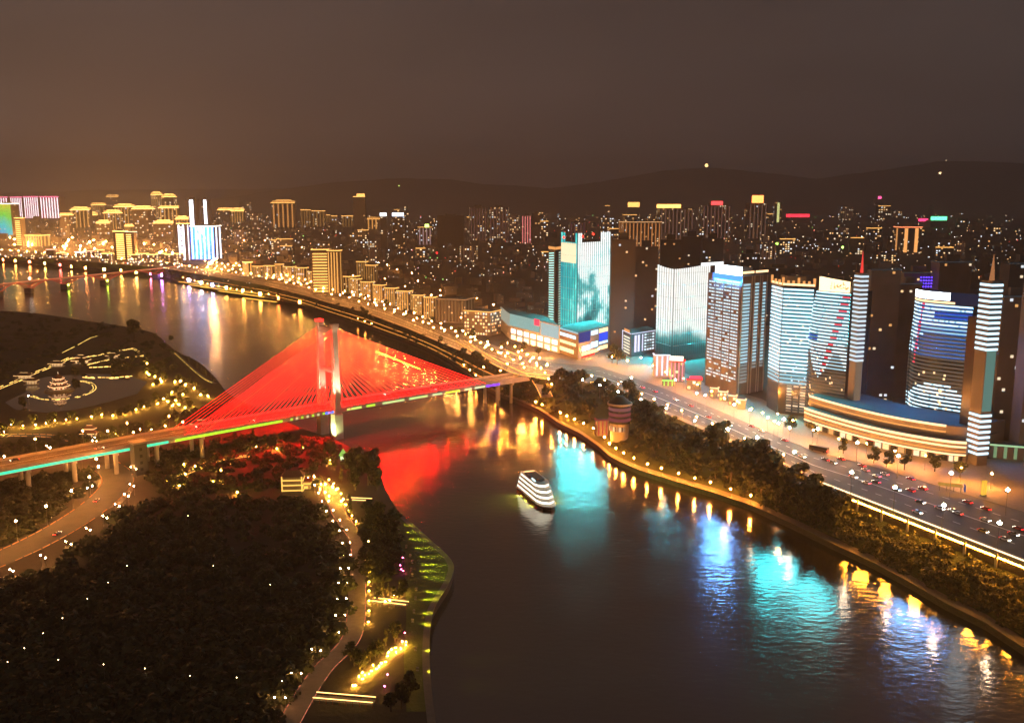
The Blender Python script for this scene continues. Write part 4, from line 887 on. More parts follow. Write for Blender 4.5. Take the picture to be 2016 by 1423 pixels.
building(1027,1047,482,424,'tower with a glowing pink front left of the picture tower',None,'apartment_block',-.1,'wall2',.1,None,((1,.25,.25),1.1,4)); building(1047,1063,482,420,'grey slab behind the pink lit tower',None,'apartment_block',.0,'wall2',.1)
building(1122,1152,480,438,'dim purple apartment block above the picture tower',None,'apartment_block',.0,'wall2',.12,None,((.5,.2,.35),.12,5))
building(1224,1300,494,438,'long orange lit block behind the dark apartments',None,'apartment_block',.1,'wall2',.1,((1,.5,.2),1.2),((1,.36,.10),.55,10)); building(1236,1258,430,408,'far block with a gold sign above the orange slab',None,'apartment_block',.0,'dark',.05,None,None,roofsign=(GOLD,4,0,1,9))
building(1299,1364,476,410,'wide pale apartment tower with a gold roof sign',None,'apartment_block',.0,'wall2',.16,None,((1,.5,.38),.12,9),roofsign=(GOLD,4,-.1,.6,7)); building(1382,1436,472,404,'wide pale apartment tower with a red roof sign',None,'apartment_block',.0,'wall2',.14,None,((1,.45,.35),.12,8),roofsign=((1,.05,.05),4,.3,.7,7))
building(1472,1508,474,400,'pale tower with a round orange emblem light on top',None,'apartment_block',.0,'wall2',.10,None,((1,.5,.35),.12,5),roofsign=((1,.22,.05),6,.15,.75,14)); building(1524,1538,440,398,'thin tower with a yellow lit edge on the right skyline',None,'apartment_block',.0,'dark',.1,None,((.8,.8,.3),1.5,1))
building(1548,1592,436,428,'low block with a long red sign on the right skyline',None,'shop_house',.0,'dark',.0,None,None,roofsign=((1,.03,.06),3.5,0,1,6)); building(1722,1738,420,392,'far tower with red beacons on the right skyline',None,'apartment_block',.0,'dark',.1,None,None,roofsign=((1,.1,.3),6,.3,.7,5))
building(1734,1770,412,400,'far block with a blue-white sign on the right skyline',None,'shop_house',.0,'dark',.0,None,None,roofsign=((.65,.75,1),6,0,.8,5)); building(1832,1862,448,434,'low block with a green lit sign on the right hillside',None,'shop_house',.0,'dark',.0,None,None,roofsign=((.1,1,.35),5,0,1,7))
building(1768,1812,500,448,'block with a glowing orange stair front on the right hillside',None,'apartment_block',.1,'wall2',.1,((1,.25,.1),3),((1,.42,.12),1.4,2)); building(1808,1826,440,436,'small house with a pink-red sign on the right hillside',None,'shop_house',.0,'dark',.0,None,None,roofsign=((1,.04,.15),5,0,1,5))
rq = random.Random(21)
for i in range(72):
    x = rq.uniform(430,2000); yb = 418 + rq.random()**1.2*105
    if 1190 < x < 1440 and yb > 480: yb -= 50
    wd_ = rq.uniform(12,30)*(.6+(yb-400)/160); ht = rq.uniform(14,42)*(.5+(yb-400)/170)
    building(x, x+wd_, yb, yb-ht, ['dim mid-rise block with scattered windows in the far town','far mid-rise block with a lit roof line in the far town','far pale block with reddish light in the far town'][i % 3], ['dim mid-rise blocks of the far town','roof-lit blocks of the far town','reddish blocks of the far town'][i % 3], 'apartment_block', rq.uniform(-.3,.3), 'wall2' if i % 2 else 'wall', .32, ((GOLD,2.2) if i % 6 else ((1,.1,.1),2.0)) if i % 3 == 1 else None, ((1,.45,.30),.10,5) if i % 3 == 2 else None, wst=1.5)
# plain dark town between the landmarks: too many and too small to tell apart
rt = random.Random(5); mb = MB(); wl = MB()
def townbox(px, py, wpx, hpx):
    q = P(px, py, GZ); k = q.y/F; W, H = wpx*k, hpx*k*1.0; rz = rt.uniform(-.6,.6); d = W*rt.uniform(.5,1.1)
    mb.box((q.x,q.y,GZ),(W,d,H), rz, rt.randrange(2), 2)
    for _ in range(rt.choice((0,0,1,1,2,3))):
        a = rt.uniform(-.4,.4)*W; s_ = max(.6, k*.65); wl.box((q.x+a, q.y-d*.75-.5, GZ+rt.uniform(.2,.9)*H),(s_*1.1,.4,s_), 0, rt.choices((0,1,2,3),(4,3,3,2))[0])
for _ in range(900):
    px = rt.uniform(-80,2090); f = rt.random()
    yl = 405; yh = interp([(-80,470),(300,490),(430,520),(600,548),(760,575),(900,610),(1000,640),(1200,640),(1500,640),(2090,700)], px)
    py = yl + (yh-yl)*(f**.8)
    if 1640 < px and py > 560 and rt.random() < .5: continue
    townbox(px, py, rt.uniform(9,22)*(.5+.7*(py-400)/200), rt.uniform(5,13)*(.6+.8*(py-400)/200))
tag(mb.build('town_blocks', [M['wall'], M['wall2'], M['roof']]), 'mass of small dark town blocks behind the lit waterfront', 'town', kind='stuff')
tag(wl.build('town_windows', WMAT), 'scattered lit windows of the dark town blocks', 'lights', kind='stuff')
# small lights sprinkled over the town and hillsides
mats = [em((1,.55,.22),5), em((1,.80,.55),5), em((.85,.93,1),5), em((1,.04,.03),4), em((.3,1,.2),4)]
lg = MB()
def dot(px, py, z, size=.5, mi=0):
    q = P(px, py, z) if z < 100 else None
    lg.octa(tuple(q), q.y/F*size, mi)
for _ in range(900):
    px = rt.uniform(-10,560); py = 404 + rt.random()**.9*105
    dot(px, py, GZ+6, rt.uniform(.4,1.0), rt.choices((0,1,2,3),(9,4,1,.6))[0])
for _ in range(1600):
    px = rt.uniform(430,2010); py = interp([(430,410),(2010,402)], px) + rt.random()**1.3*150
    dot(px, py, GZ+6, rt.uniform(.4,.95), rt.choices((0,1,2,3,4),(6,5,4,1.2,.5))[0])
for _ in range(120):
    px = rt.uniform(-10,440); py = interp([(-10,500),(200,512),(345,525),(440,545)], px) + rt.uniform(-10,5); dot(px, py, GZ+5, rt.uniform(.7,1.4), rt.choices((0,1,2,3),(7,5,2,1.0))[0])
for px, py in [(rt.uniform(1520,1640), rt.uniform(468,492)) for _ in range(22)]: dot(px, py, GZ+6, .7, 2)
tag(lg.build('town_lights', mats), 'sprinkle of small town lights over the dark streets', 'lights', kind='stuff')
for (px, py, c, s_, lb) in ((1380,326,(1,.60,.22),4.2,'brightest orange light alone on the hilltop'),(1828,341,(1,.60,.3),3.0,'orange light on the right hill, lower of two'),(1838,316,(1,.65,.35),1.1,'small orange light near the top of the right hill'),(1522,480,(.45,1,.1),3.4,'green glowing lamp on the dark right hillside, left of two'),(1650,487,(.55,1,.15),3.0,'green glowing lamp on the dark right hillside, right of two'),(791,366,(.6,1,.15),1.3,'small green light on the skyline left of the hill'),(862,498,(1,.02,.02),2.2,'round red light in the dark town')):
    D_ = 8600 if py < 400 else P(px, py+14, GZ).y; z_ = zat(D_, py); k = D_/F; t = thing('hill_lamp', lb, 'lamp', ((px-CX)/F*D_*1.008, D_, z_-6*k))
    mb = MB(); mb.ball((0,0,6*k), s_*k*.8, 0, 8, 6); link('globe', mb.mesh('globe', em(c, 6, True)), t); mb = MB(); mb.tube((0,0,-40*k if py < 400 else -8*k),(0,0,5*k), .25*k, .15*k, 5); link('pole', mb.mesh('pole', M['metal']), t)
# round riverside hotel and its annex
q = P(1221, 878, PZ); t = thing('round_hotel', 'round riverside building with red striped upper floors and an overhanging green roof', 'building', (q.x,q.y,PZ)); k = q.y/F
r_ = 21*k; zt = zat(q.y, 800); cyc = q.y + r_
def drum(z0, z1, r0, r1, mi, m, name, n=28, cap=True):
    mb = MB()
    for i in range(n):
        a, b = 2*math.pi*i/n, 2*math.pi*(i+1)/n; f = lambda an, r, z: (q.x+math.cos(an)*r, cyc+math.sin(an)*r, z)
        mb.face((f(a,r0,z0), f(b,r0,z0), f(b,r1,z1), f(a,r1,z1)))
        if cap: mb.face((f(a,r1,z1), f(b,r1,z1), (q.x,cyc,z1)))
    return mb.build(name, m, t)
zm = zat(q.y, 836); drum(PZ, zm, r_*.86, r_*.95, 0, M['paleconc'], 'lower_wall'); drum(zm, zm+1.6, r_*1.02, r_*1.02, 0, M['dark'], 'recess')
for j in range(3):
    z0 = zm+1.7+j*(zt-zm-1.7)/3; drum(z0, z0+(zt-zm-1.7)/3*.55, r_*1.08, r_*1.08, 0, em((.42,.10,.10), .5) if j < 2 else em((.45,.16,.15),.5), 'red_band'); drum(z0+(zt-zm-1.7)/3*.55, z0+(zt-zm-1.7)/3, r_*1.03, r_*1.03, 0, M['dark'], 'window_band')
drum(zt, zt+1.2, r_*1.22, r_*1.22, 0, M['paleconc'], 'roof_edge'); drum(zt+1.22, zt+5.5, r_*1.12, r_*.35, 0, M['leaf2'], 'roof_cap')
for i in range(9):
    a = -math.pi*.95 + i*.22; mb = MB(); f = lambda an, r, z: (q.x+math.cos(an)*r, cyc+math.sin(an)*r, z)
    mb.face((f(a,r_*.985,zm-5), f(a+.1,r_*.985,zm-5), f(a+.1,r_*.99,zm-2), f(a,r_*.99,zm-2))); mb.build('window', em((1,.8,.55), [1.2,.1,.3][i % 3]), t)
building(1172,1198,858,828,'low annex with red lit front left of the round riverside building',None,'annex_building',.15,'wall2',.2,((.6,.12,.1),.4),((1,.2,.15),.4,3),z=PZ+3)
# street-level shop clutter at the plaza
building(1288,1318,742,700,'slim white glowing kiosk tower on the plaza',None,'kiosk',.0,'paleconc',.0,((.9,.9,1),1.5),((.85,.82,1),1.4,3),z=GZ)
building(1318,1350,752,712,'bright pink and red lit shop front on the plaza',None,'shop_house',-.2,'wall2',.3,(RED,2),((1,.3,.4),1.2,4),roofsign=((1,.85,.7),3,0,.9,9),wst=1.6)
building(1352,1384,768,748,'low shop with a red sign left of the office tower',None,'shop_house',-.2,'wall2',.3,(RED,2.4),roofsign=((1,.04,.08),2.5,.2,1,6),wst=1.6)
building(1304,1330,760,752,'green lit kiosk below the pink shop front',None,'kiosk',-.2,'wall2',.0,((.4,1,.2),1.6),((.4,1,.2),1,3))
for i,(x,y) in enumerate(((1398,775),(1416,782),(1434,790),(1452,798))): building(x,x+18,y+8,y-10,'low lit shop at the foot of the dashed office tower','lit shops below the office tower','shop_house',-.35,'wall2',.6,((1,.7,.4),1.6),wst=1.8)
building(1955,2040,905,880,'low block with a green lit front at the right edge',None,'shop_house',-.35,'wall',.0,((.45,.75,.4),.9),((.35,.6,.3),.5,4))
# yellow totem and bus shelter on the plaza
q = P(1936, 976, GZ); t = thing('totem_sign', 'upright yellow lit totem sign on the plaza', 'sign', tuple(q)); mb = MB(); mb.box((q.x,q.y,GZ+.6),(2.4,1.0,zat(q.y,946)-GZ-.6), .3); mb.build('lit_panel', em((1,.58,.06), 1.0, True), t); mb = MB(); mb.box((q.x,q.y,GZ+.18),(3,1.6,.42), .3); mb.build('plinth', M['concrete'], t)
q = P(1870, 968, GZ); t = thing('bus_shelter', 'yellow and blue framed shelter on the plaza', 'shelter', tuple(q))
mb = MB(); mb.box((q.x,q.y,GZ+3.4),(11,4.5,.5), -.35); mb.build('roof', em((.8,.5,.1), .5), t); mb = MB(); mb.box((q.x+6.2,q.y-2.2,GZ+1.2),(.5,4.2,3), -.35); mb.build('blue_panel', em((.06,.14,.5), .5), t)
for i in range(4): mb = MB(); mb.tube((q.x-4.5+i*3, q.y+1.5-i*1.1, GZ+.17),(q.x-4.5+i*3, q.y+1.5-i*1.1, GZ+3.4), .15, .15, 6); mb.build('post', M['metal'], t)
# ---------------------------------------------------------------- parapet with lit rail along the elevated road
pr = thing('road_parapet', 'long lit parapet on columns along the river side of the road', 'parapet', tuple(P(1600,945,GZ)))
ppts = [Vector((p.x,p.y,GZ)) for p in [P(x, interp(RE,x), GZ) for x in range(1590,2420,15)]]
mb = MB(); ribbon(mb, ppts, .35, .35, 0, 1.45)
for a, b in zip(ppts, ppts[1:]): mb.face((a+Vector((0,-.4,-1.6)), b+Vector((0,-.4,-1.6)), b+Vector((0,-.4,1.1)), a+Vector((0,-.4,1.1)))); 
mb.build('parapet_wall', M['paleconc'], pr)
mb = MB()
for a, b in zip(ppts, ppts[1:]): mb.face((a+Vector((0,-.5,.75)), b+Vector((0,-.5,.75)), b+Vector((0,-.5,1.4)), a+Vector((0,-.5,1.4))))
mb.build('rail_light', em((1,.66,.36), 3.0, True), pr)
for p, d in along(ppts, 15.5, 6): mb = MB(); mb.box((p.x,p.y-.4,GZ-7),(1.1,1.1,6.9), .4); mb.build('column', M['paleconc'], pr)
mb = MB()
for a, b in zip(ppts, ppts[1:]): mb.face((a+Vector((.3,-1.2,-2.0)), b+Vector((.3,-1.2,-2.0)), b+Vector((.3,-1.2,-1.6)), a+Vector((.3,-1.2,-1.6))))
mb.build('under_light', em((1,.34,.02), 620, True), pr)
# ---------------------------------------------------------------- street lamps
for x, y in ((1433,845),(1491,862),(1564,890),(1677,930),(1762,960),(1858,995),(1968,1030)):
    p = P(x, y, GZ+12); put('tulip', (p.x,p.y,GZ+.17), 'tall lamp with a tulip of white globes on the river side of the road', 'tulip lamps on the river side of the road')
for x, y in ((1543,826),(1610,845),(1688,872),(1769,898),(1873,932),(1984,965)):
    p = P(x, y, GZ+12); put('tulip', (p.x,p.y,GZ+.17), 'tall lamp with a tulip of white globes before the curved podium', 'tulip lamps before the curved podium')
for x, y in ((1147,742),(1181,752),(1217,765),(1262,780),(1312,797),(1368,821),(1477,800),(1512,815),(1525,822),(1533,826),(1555,835),(1446,790),(1243,738),(1330,742),(1372,768),(1389,772)):
    p = P(x, y, GZ+12); put('tulip', (p.x,p.y,GZ+.17), 'tall lamp with white globes along the plaza road', 'tulip lamps along the plaza road', 0, .8)
lab = ('street lamp with a warm globe on the road before the gold lit row', 'lamps on the northern riverside road')
for dy, st_, ph in ((-13,34,0),(0,36,12),(-7,44,20)):
    line = [P(x, interp(RE,x)-6+dy, GZ) for x in range(405, 1130, 15)]
    for p, d in along(line, st_, ph): put('road', (p.x, p.y, GZ+.17), *lab, 0, RN.uniform(.85,1.15))
line = [P(x, interp(RE,x)-3, GZ) for x in range(-40, 405, 15)]
for p, d in along(line, 42): put('road', (p.x,p.y,GZ+.1), 'street lamp with a warm globe on the far left waterfront', 'lamps on the far left waterfront')
PL = [(1055,795),(1067,800),(1103,812),(1116,818),(1131,825),(1149,833),(1168,843),(1190,860),(1200,873),(1213,882),(1228,891),(1248,901),(1275,913),(1302,925),(1336,937),(1368,949),(1398,961),(1438,969),(1478,983)]
for x, y in PL:
    p = P(x, y, PZ+4.6); a = P(x, interp(WE,x), 0); k = max(p.y, a.y+2.5); put('prom', (p.x*k/p.y, k, PZ), 'orange lamp on the river promenade below the dark trees', 'lamps along the near promenade')
line = [P(x, interp(WE,x)-2, PZ) for x in range(360, 1000, 12)]
for p, d in along(line, 27): put('prom2', (p.x, p.y+3, PZ), 'orange lamp on the promenade upstream of the bridge', 'lamps along the upstream promenade', 0, 1.3)
line = [P(x, interp(WE,x)-9, PZ+4) for x in range(420, 985, 12)]
mb = MB()
for dz, f in ((0,.30),(0,.62)):
    pl = [rw[1].lerp(rw[2], f) for x, rw in zip(xs, rows) if 380 < x < 1000]; pl = [Vector((p.x,p.y,PZ+(GZ-PZ)*f**1.4+.6)) for p in pl]
    mb = MB(); ribbon(mb, pl, 3, 3); o = mb.build('terrace_path', M['paving']); o['kind'] = 'structure'
    mb = MB()
    for a, b in zip(pl, pl[1:]): mb.tube(a+Vector((0,-3,.4)), b+Vector((0,-3,.4)), .22, .22, 4, cap=False)
    mb.build('edge_light', em((1,.38,.06), 1.8, True), o)
# gold terraces on the far river spit
for i,(a,b) in enumerate((((352,556),(470,570)),((372,562),(452,573)),((395,566),(540,583)),((470,568),(575,586)),((430,574),(520,586)),((480,588),(545,596)),((365,550),(440,560)),((400,556),(500,572)),((380,553),(410,566)),((450,563),(480,577)))):
    p, q = P(*a,5), P(*b,5); mb = MB(); mb.tube(p+Vector((0,0,1.2)), q+Vector((0,0,1.2)), .8, .8, 5); o = mb.build('terrace_light', em((1,.52,.07), 1.6, True)); tag(o, 'gold light line on the terraced river spit', 'light strip', 'gold light lines on the terraced spit')
# spit of land itself
mb = MB(); fill(mb, [tuple(P(x,y,4.2)) for x,y in ((335,548),(400,565),(470,579),(540,590),(600,602),(640,612),(640,596),(520,566),(430,549))]); struct(mb, 'river_spit_ground', M['grass'])
mb = MB(); fill(mb, [tuple(P(x,y,GZ+.02)) for x,y in ((1010,694),(1100,712),(1180,718),(1300,758),(1400,798),(1500,842),(1600,884),(1700,909),(1800,939),(1900,969),(2016,1004),(2200,1050),(2200,960),(2016,900),(1900,905),(1583,832),(1500,785),(1390,755),(1290,705),(1200,690),(1100,692))]); struct(mb, 'plaza_pavement', M['paving'])
for x, y in ((1120,700),(1150,706),(1178,704),(1205,720),(1235,728),(1262,722),(1285,738),(1310,752),(1345,765),(1372,778),(1400,792),(1425,806),(1450,812),(1478,828),(1500,836),(1530,838),(1560,852),(1600,872),(1650,890),(1705,900),(1760,915),(1820,925),(1890,950),(1950,962),(1080,704),(1050,694),(1020,684)):
    p = P(x, y, GZ); put('plaza', (p.x,p.y,GZ+.03), 'warm street lamp on the plaza in front of the bright towers', 'warm lamps on the plaza', 0, .8)
line = [P(x, interp(RE,x)-4, GZ) for x in range(1165, 1590, 12)]
for p, d in along(line, 19): put('prom', (p.x,p.y,GZ+.18), 'golden lamp on the river side kerb of the plaza road', 'golden lamps on the kerb of the plaza road', 0, 1.15)
for k, pxs in enumerate((((985,690),(1012,704),(1034,722),(1052,742),(1066,762),(1076,782)),((905,672),(950,700),(990,722),(1030,738),(1080,742)))):
    n_ = len(pxs); pl = smooth([P(x,y,GZ+.3-(5.0*(i/(n_-1)) if k == 0 else 0)) for i,(x,y) in enumerate(pxs)], 4); mb = MB(); ribbon(mb, pl, 4.5, 4.5); o = struct(mb, 'ramp_road', M['asphalt'])
    for sg in (-1,1):
        mb = MB()
        for i in range(len(pl)-1):
            d = (pl[i+1]-pl[i]); d.z = 0; d.normalize(); nn = Vector((-d.y,d.x,0))*4.5*sg; mb.tube(pl[i]+nn+Vector((0,0,.8)), pl[i+1]+nn+Vector((0,0,.8)), .25, .25, 4, cap=False)
        mb.build('parapet_light', em((1,.36,.08), 2.2, True), o)
    for p, d in along(pl, 20, 6): nn = Vector((-d.y,d.x,0)); put('bridge', tuple(p+nn*4.9), 'orange street lamp on the ramp at the bridge end', 'orange lamps on the bridge ramps', 0, .9)
for _ in range(60):
    x = RN.uniform(0,430); y = interp([(0,492),(200,505),(345,518),(430,535)], x) - RN.uniform(0,26); p = P(x,y,GZ); put('town', (p.x,p.y,GZ+.03), 'warm street lamp in the streets of the far left town', 'street lamps of the far left town', 0, RN.uniform(.9,1.3))
for _ in range(42):
    x = RN.uniform(440,1000); y = interp([(440,540),(600,566),(760,600),(1000,690)], x) - RN.uniform(14,75); p = P(x,y,GZ); put('road', (p.x,p.y,GZ+.03), 'warm street lamp in the back streets behind the gold lit row', 'street lamps behind the gold lit row', 0, RN.uniform(.8,1.1))
# railing along the promenade edge
rl = thing('promenade_railing', 'thin metal railing along the edge of the near promenade', 'railing', tuple(P(1300, interp(WE,1300), PZ)))
rp = [P(x, interp(WE,x), 0) + Vector((0,.35,PZ)) for x in range(1000, 2120, 10)]
mb = MB()
for a, b in zip(rp, rp[1:]):
    for h in (.55, 1.1): mb.tube(a+Vector((0,0,h)), b+Vector((0,0,h)), .05, .05, 4, cap=False)
mb.build('rail', M['metal'], rl); mb = MB()
for p, d in along(rp, 3.0): mb.tube(p, p+Vector((0,0,1.15)), .07, .07, 4)
tag(mb.build('post', M['metal'], rl), kind='stuff')
# ---------------------------------------------------------------- cars
def car_proto(bodyc, idx):
    t = thing('car', 'car', 'car', (0,0,-500)); pm = pbr('car_paint_%d' % idx, bodyc, .3, .2, var=.05)
    prof = [(-2.2,.35),(-2.2,.85),(-1.5,1.0),(-1.0,1.0),(1.0,1.0),(2.1,.82),(2.25,.5),(2.2,.35)]
    mb = MB(); n = len(prof)
    for y0, y1 in ((-.88,.88),):
        for i in range(n): a, b = prof[i], prof[(i+1)%n]; mb.face(((a[0],y0,a[1]),(a[0],y1,a[1]),(b[0],y1,b[1]),(b[0],y0,b[1])))
        mb.face([(x,y0,z) for x,z in prof]); mb.face([(x,y1,z) for x,z in reversed(prof)])
    link('body', mb.mesh('body', pm), t)
    mb = MB(); lo = [(-1.6,-.8),(1.05,-.8),(1.05,.8),(-1.6,.8)]; hi = [(-1.15,-.62),(.35,-.62),(.35,.62),(-1.15,.62)]
    for i in range(4): j=(i+1)%4; mb.face((lo[i]+(1.0,), lo[j]+(1.0,), hi[j]+(1.48,), hi[i]+(1.48,)))
    c = link('cabin', mb.mesh('cabin', M['glass']), t); mb = MB(); mb.face([h+(1.485,) for h in hi]); link('roof', mb.mesh('roof', pm), c)
    wm = MB(); wm.tube((0,-.12,0),(0,.12,0),.34,.34,10); wme = wm.mesh('wheel', M['tyre'])
    for x in (-1.35,1.4):
        for y in (-.82,.82): o = link('wheel', wme, t); o.location = (x,y,.34)
    hm = MB(); hm.box((0,0,-.13),(.14,.42,.26)); hme = hm.mesh('headlight', em((1,.90,.75), 16, True)); rme = hm.mesh('tail_light', em((1,.02,.02), 8, True))
    for y in (-.6,.6): o = link('headlight', hme, t); o.location = (2.26,y,.66); o = link('tail_light', rme, t); o.location = (-2.25,y,.74)
    return t
CARS = [car_proto(c, i) for i, c in enumerate(((.75,.75,.74),(.5,.03,.03),(.03,.03,.035),(.30,.31,.33),(.6,.45,.08)))]
CN = ('white','red','black','grey','yellow'); cu = set()
def car(p, rz, i, where, group):
    lb = f'{CN[i]} car {where}'
    if i not in cu: cu.add(i); o = CARS[i]; o.location = p; o.rotation_euler = (0,0,rz); o['label'] = lb; o['group'] = group; return o
    return dup(CARS[i], p, rz, 1, lb, group)
for x, y, i, dirn in ((1706,952,0,1),(1697,918,1,1),(1704,927,0,1),(1656,905,1,1),(1727,939,0,1),(1742,935,0,1),(1725,950,2,1),(1793,967,1,1),(1793,944,1,1),(1817,963,1,1),(1877,1007,0,1),(1886,1012,0,1),(1941,1003,1,1),(1940,1025,0,-1),(1978,1063,0,-1),(1935,1047,4,-1),(1995,1053,3,-1),(2005,1042,1,1),(1806,1010,0,-1),(1812,990,2,-1),(1579,900,0,-1),(1545,868,1,1),(1500,850,0,1),(1480,840,1,1),(1625,906,2,1),(1435,838,0,-1),(1395,822,1,1),(1360,800,1,1),(1330,788,0,-1),(1290,772,1,1),(1265,764,1,1),(1240,757,1,1),(1220,752,0,-1),(1640,912,3,-1),(1680,940,0,-1),(1765,965,3,-1),(1850,1002,0,-1),(1905,990,1,1)):
    p = P(x, y, GZ+.06); e = P(x+12, y+4.6, GZ); rz = math.atan2(e.y-p.y, e.x-p.x); lw = interp(RE,x)-4
    if y > lw: p = P(x, lw-2, GZ+.06)
    car(p, rz + (0 if dirn < 0 else math.pi), i, 'driving on the riverside road', 'cars on the riverside road')
for s, o, i, b_ in ((-40,8,0,0),(12,17,2,1),(55,8,0,0),(120,17,1,1),(150,7,3,0),(265,18,0,1),(300,8,0,0)): p = bp(s,o,.03); car(p, math.atan2(bd.y,bd.x) + math.pi*b_, i, 'crossing the cable-stayed bridge', 'cars on the cable-stayed bridge')
# bus
q = P(1612, 888, GZ+.06); t = thing('bus', 'dark coach with red tail lights parked before the podium', 'bus', tuple(q)); rz = -.8
mb = MB(); mb.box((q.x,q.y,GZ+.5),(11,2.5,2.8), rz); mb.build('body', M['dark'], t); mb = MB(); mb.box((q.x,q.y,GZ+1.9),(10.6,2.56,.9), rz); mb.build('window_strip', M['glass'], t)
for sx_ in (-3.5,3.5):
    for sy_ in (-1.1,1.1): c_ = (q.x+math.cos(rz)*sx_-math.sin(rz)*sy_, q.y+math.sin(rz)*sx_+math.cos(rz)*sy_); mb = MB(); mb.tube((c_[0]-math.sin(rz)*-.15,c_[1]-math.cos(rz)*.15,GZ+.5),(c_[0]+math.sin(rz)*-.15,c_[1]+math.cos(rz)*.15,GZ+.5),.45,.45,10); mb.build('wheel', M['tyre'], t)
mb = MB(); mb.box((q.x+math.cos(rz)*5.6,q.y+math.sin(rz)*5.6,GZ+1),(.12,2.2,.4), rz); mb.build('tail_light', em((1,.03,.02),8), t)
# ---------------------------------------------------------------- river cruise ship
sa, sb_ = P(1021,968,0), P(1062,1003,0); hd = math.atan2(sb_.y-sa.y, sb_.x-sa.x)
SLn = 41.0; SWd = 10.5; ctr = (sa+sb_)/2; ship = thing('cruise_ship', 'white river cruise ship with four lit decks', 'ship', (ctr.x,ctr.y,0), None, hd)
ship.location = (ctr.x - math.sin(hd)*SWd/2, ctr.y + math.cos(hd)*SWd/2, 0)
hl = [(-1,-1),(.62,-1),(.86,-.72),(1,0),(.86,.72),(.62,1),(-1,1)]
def spoly(fl, fw_, x0=0): return [(x0+a*SLn/2*fl, b*SWd/2*fw_) for a, b in hl]
def loft(p0, z0, p1, z1, name, m, cap=True):
    mb = MB(); n = len(p0)
    for i in range(n): j=(i+1)%n; mb.face((p0[i]+(z0,), p0[j]+(z0,), p1[j]+(z1,), p1[i]+(z1,)))
    if cap: mb.face([q+(z1,) for q in p1])
    return link(name, mb.mesh(name, m), ship)
loft(spoly(.95,.88), -1, spoly(1,1), 1.5, 'hull', M['hulldark']); loft(spoly(1,1), 1.52, spoly(1.01,1.01), 2.1, 'hull_band', M['hull'])
SHIPW = em((1,.90,.68), 2.4, True)
for k in range(4):
    f = (.92,.86,.78,.66)[k]; x0 = (-.8,-1.2,-1.8,-2.6)[k]; z0 = 2.1+k*2.5
    loft(spoly(f*.97,.93-.05*k,x0), z0+.02, spoly(f*.97,.93-.05*k,x0), z0+2.0, 'cabin_deck', M['hull'])
    loft(spoly(f,.96-.05*k,x0), z0+2.0, spoly(f,.96-.05*k,x0), z0+2.45, 'deck_rail', M['hull'])
    loft(spoly(f*.985,.945-.05*k,x0), z0+.55, spoly(f*.985,.945-.05*k,x0), z0+1.75, 'lit_windows', SHIPW, False)
for k in range(4):
    mb = MB(); f = (.92,.86,.78,.66)[k]; x0 = (-.8,-1.2,-1.8,-2.6)[k]; z0 = 2.1+k*2.5; yy = SWd/2*(.95-.05*k)
    for i in range(11):
        for sg in (-1,1): mb.box((x0-SLn/2*f*.95+i*SLn*f*.79/10, sg*yy, z0+.3),(.22,.12,1.7))
    tag(link('window_post', mb.mesh('window_post', M['hull']), ship), kind='stuff')
loft(spoly(.45,.62,-3.5), 12.1, spoly(.43,.6,-3.5), 12.5, 'sun_roof', M['dark'])
mb = MB(); mb.tube((5,0,12),(5,0,17),.12,.06,6); mb.tube((5,-1.2,15),(5,1.2,15),.06,.06,5); link('mast', mb.mesh('mast', M['metal']), ship)
loft(spoly(.16,.5,10.5), 4.4, spoly(.14,.45,10.5), 5.2, 'foredeck_light', em((1,.35,.10), 1.3, True))
mb = MB(); mb.box((-13.5,0,11.9),(.5,6,.5)); link('stern_light', mb.mesh('stern_light', em((1,.5,.2),4,True)), ship)
mb = MB(); mb.box((2.5,-3.4,12.1),(5,.3,.8)); link('roof_light', mb.mesh('roof_light', em((.7,1,1),1.8,True)), ship)
for sg in (-1,1):                                       # yellow-green flood lamps at the waterline
    for x in (-9,0,9):
        l = bpy.data.lights.new('hull_lamp','SPOT'); l.energy = 60000; l.color = (.85,.95,.08); l.spot_size = math.radians(110); l.spot_blend = .7; l.shadow_soft_size = .2
        o = bpy.data.objects.new('hull_lamp', l); col.objects.link(o); o.parent = ship; o.location = (x, sg*(SWd/2+.3), 2.4); o.rotation_euler = (math.radians(55*sg),0,0)
        mb = MB(); mb.box((x,sg*(SWd/2+.12),2.15),(.5,.2,.35)); link('lamp_housing', mb.mesh('lamp_housing', M['metal']), ship)
# ---------------------------------------------------------------- island park
def path(pxs, wdt, name='garden_path', mat='paving', z=IZ, light=None, both=True, dz=.03, smk=4):
    pl = smooth([P(x,y,z) for x,y in pxs], smk); mb = MB(); ribbon(mb, pl, wdt/2, wdt/2, 0, dz); o = struct(mb, name, M[mat])
    if light:
        c, s, r = light
        for sg in ((-1,1) if both else (-1,)):
            mb = MB(); n = len(pl); e = []
            for i in range(n):
                d = pl[min(i+1,n-1)]-pl[max(i-1,0)]; d.normalize(); e.append(pl[i]+Vector((-d.y,d.x,0))*sg*wdt/2+Vector((0,0,.25)))
            for k_, (a, b) in enumerate(zip(e, e[1:])):
                n_ = max(1, int((b-a).length/5))
                for j_ in range(n_):
                    if RN.random() < .16: continue
                    r2 = r*RN.uniform(.45,1.15); mb.tube(a.lerp(b,(j_+.08)/n_), a.lerp(b,(j_+.86)/n_), r2, r2, 4, cap=False)
            mb.build('edge_light', em(c, s, True), o)
    return pl
mb = MB(); fill(mb, [tuple(P(x,y,IZ+.02)) for x,y in ((10,792),(50,772),(52,752),(90,742),(170,735),(250,738),(290,752),(270,775),(210,792),(150,806),(90,812),(30,806))]); struct(mb, 'pond_water', M['pond'])
pc = P(117,769,IZ); mb = MB(); isr = 11.5
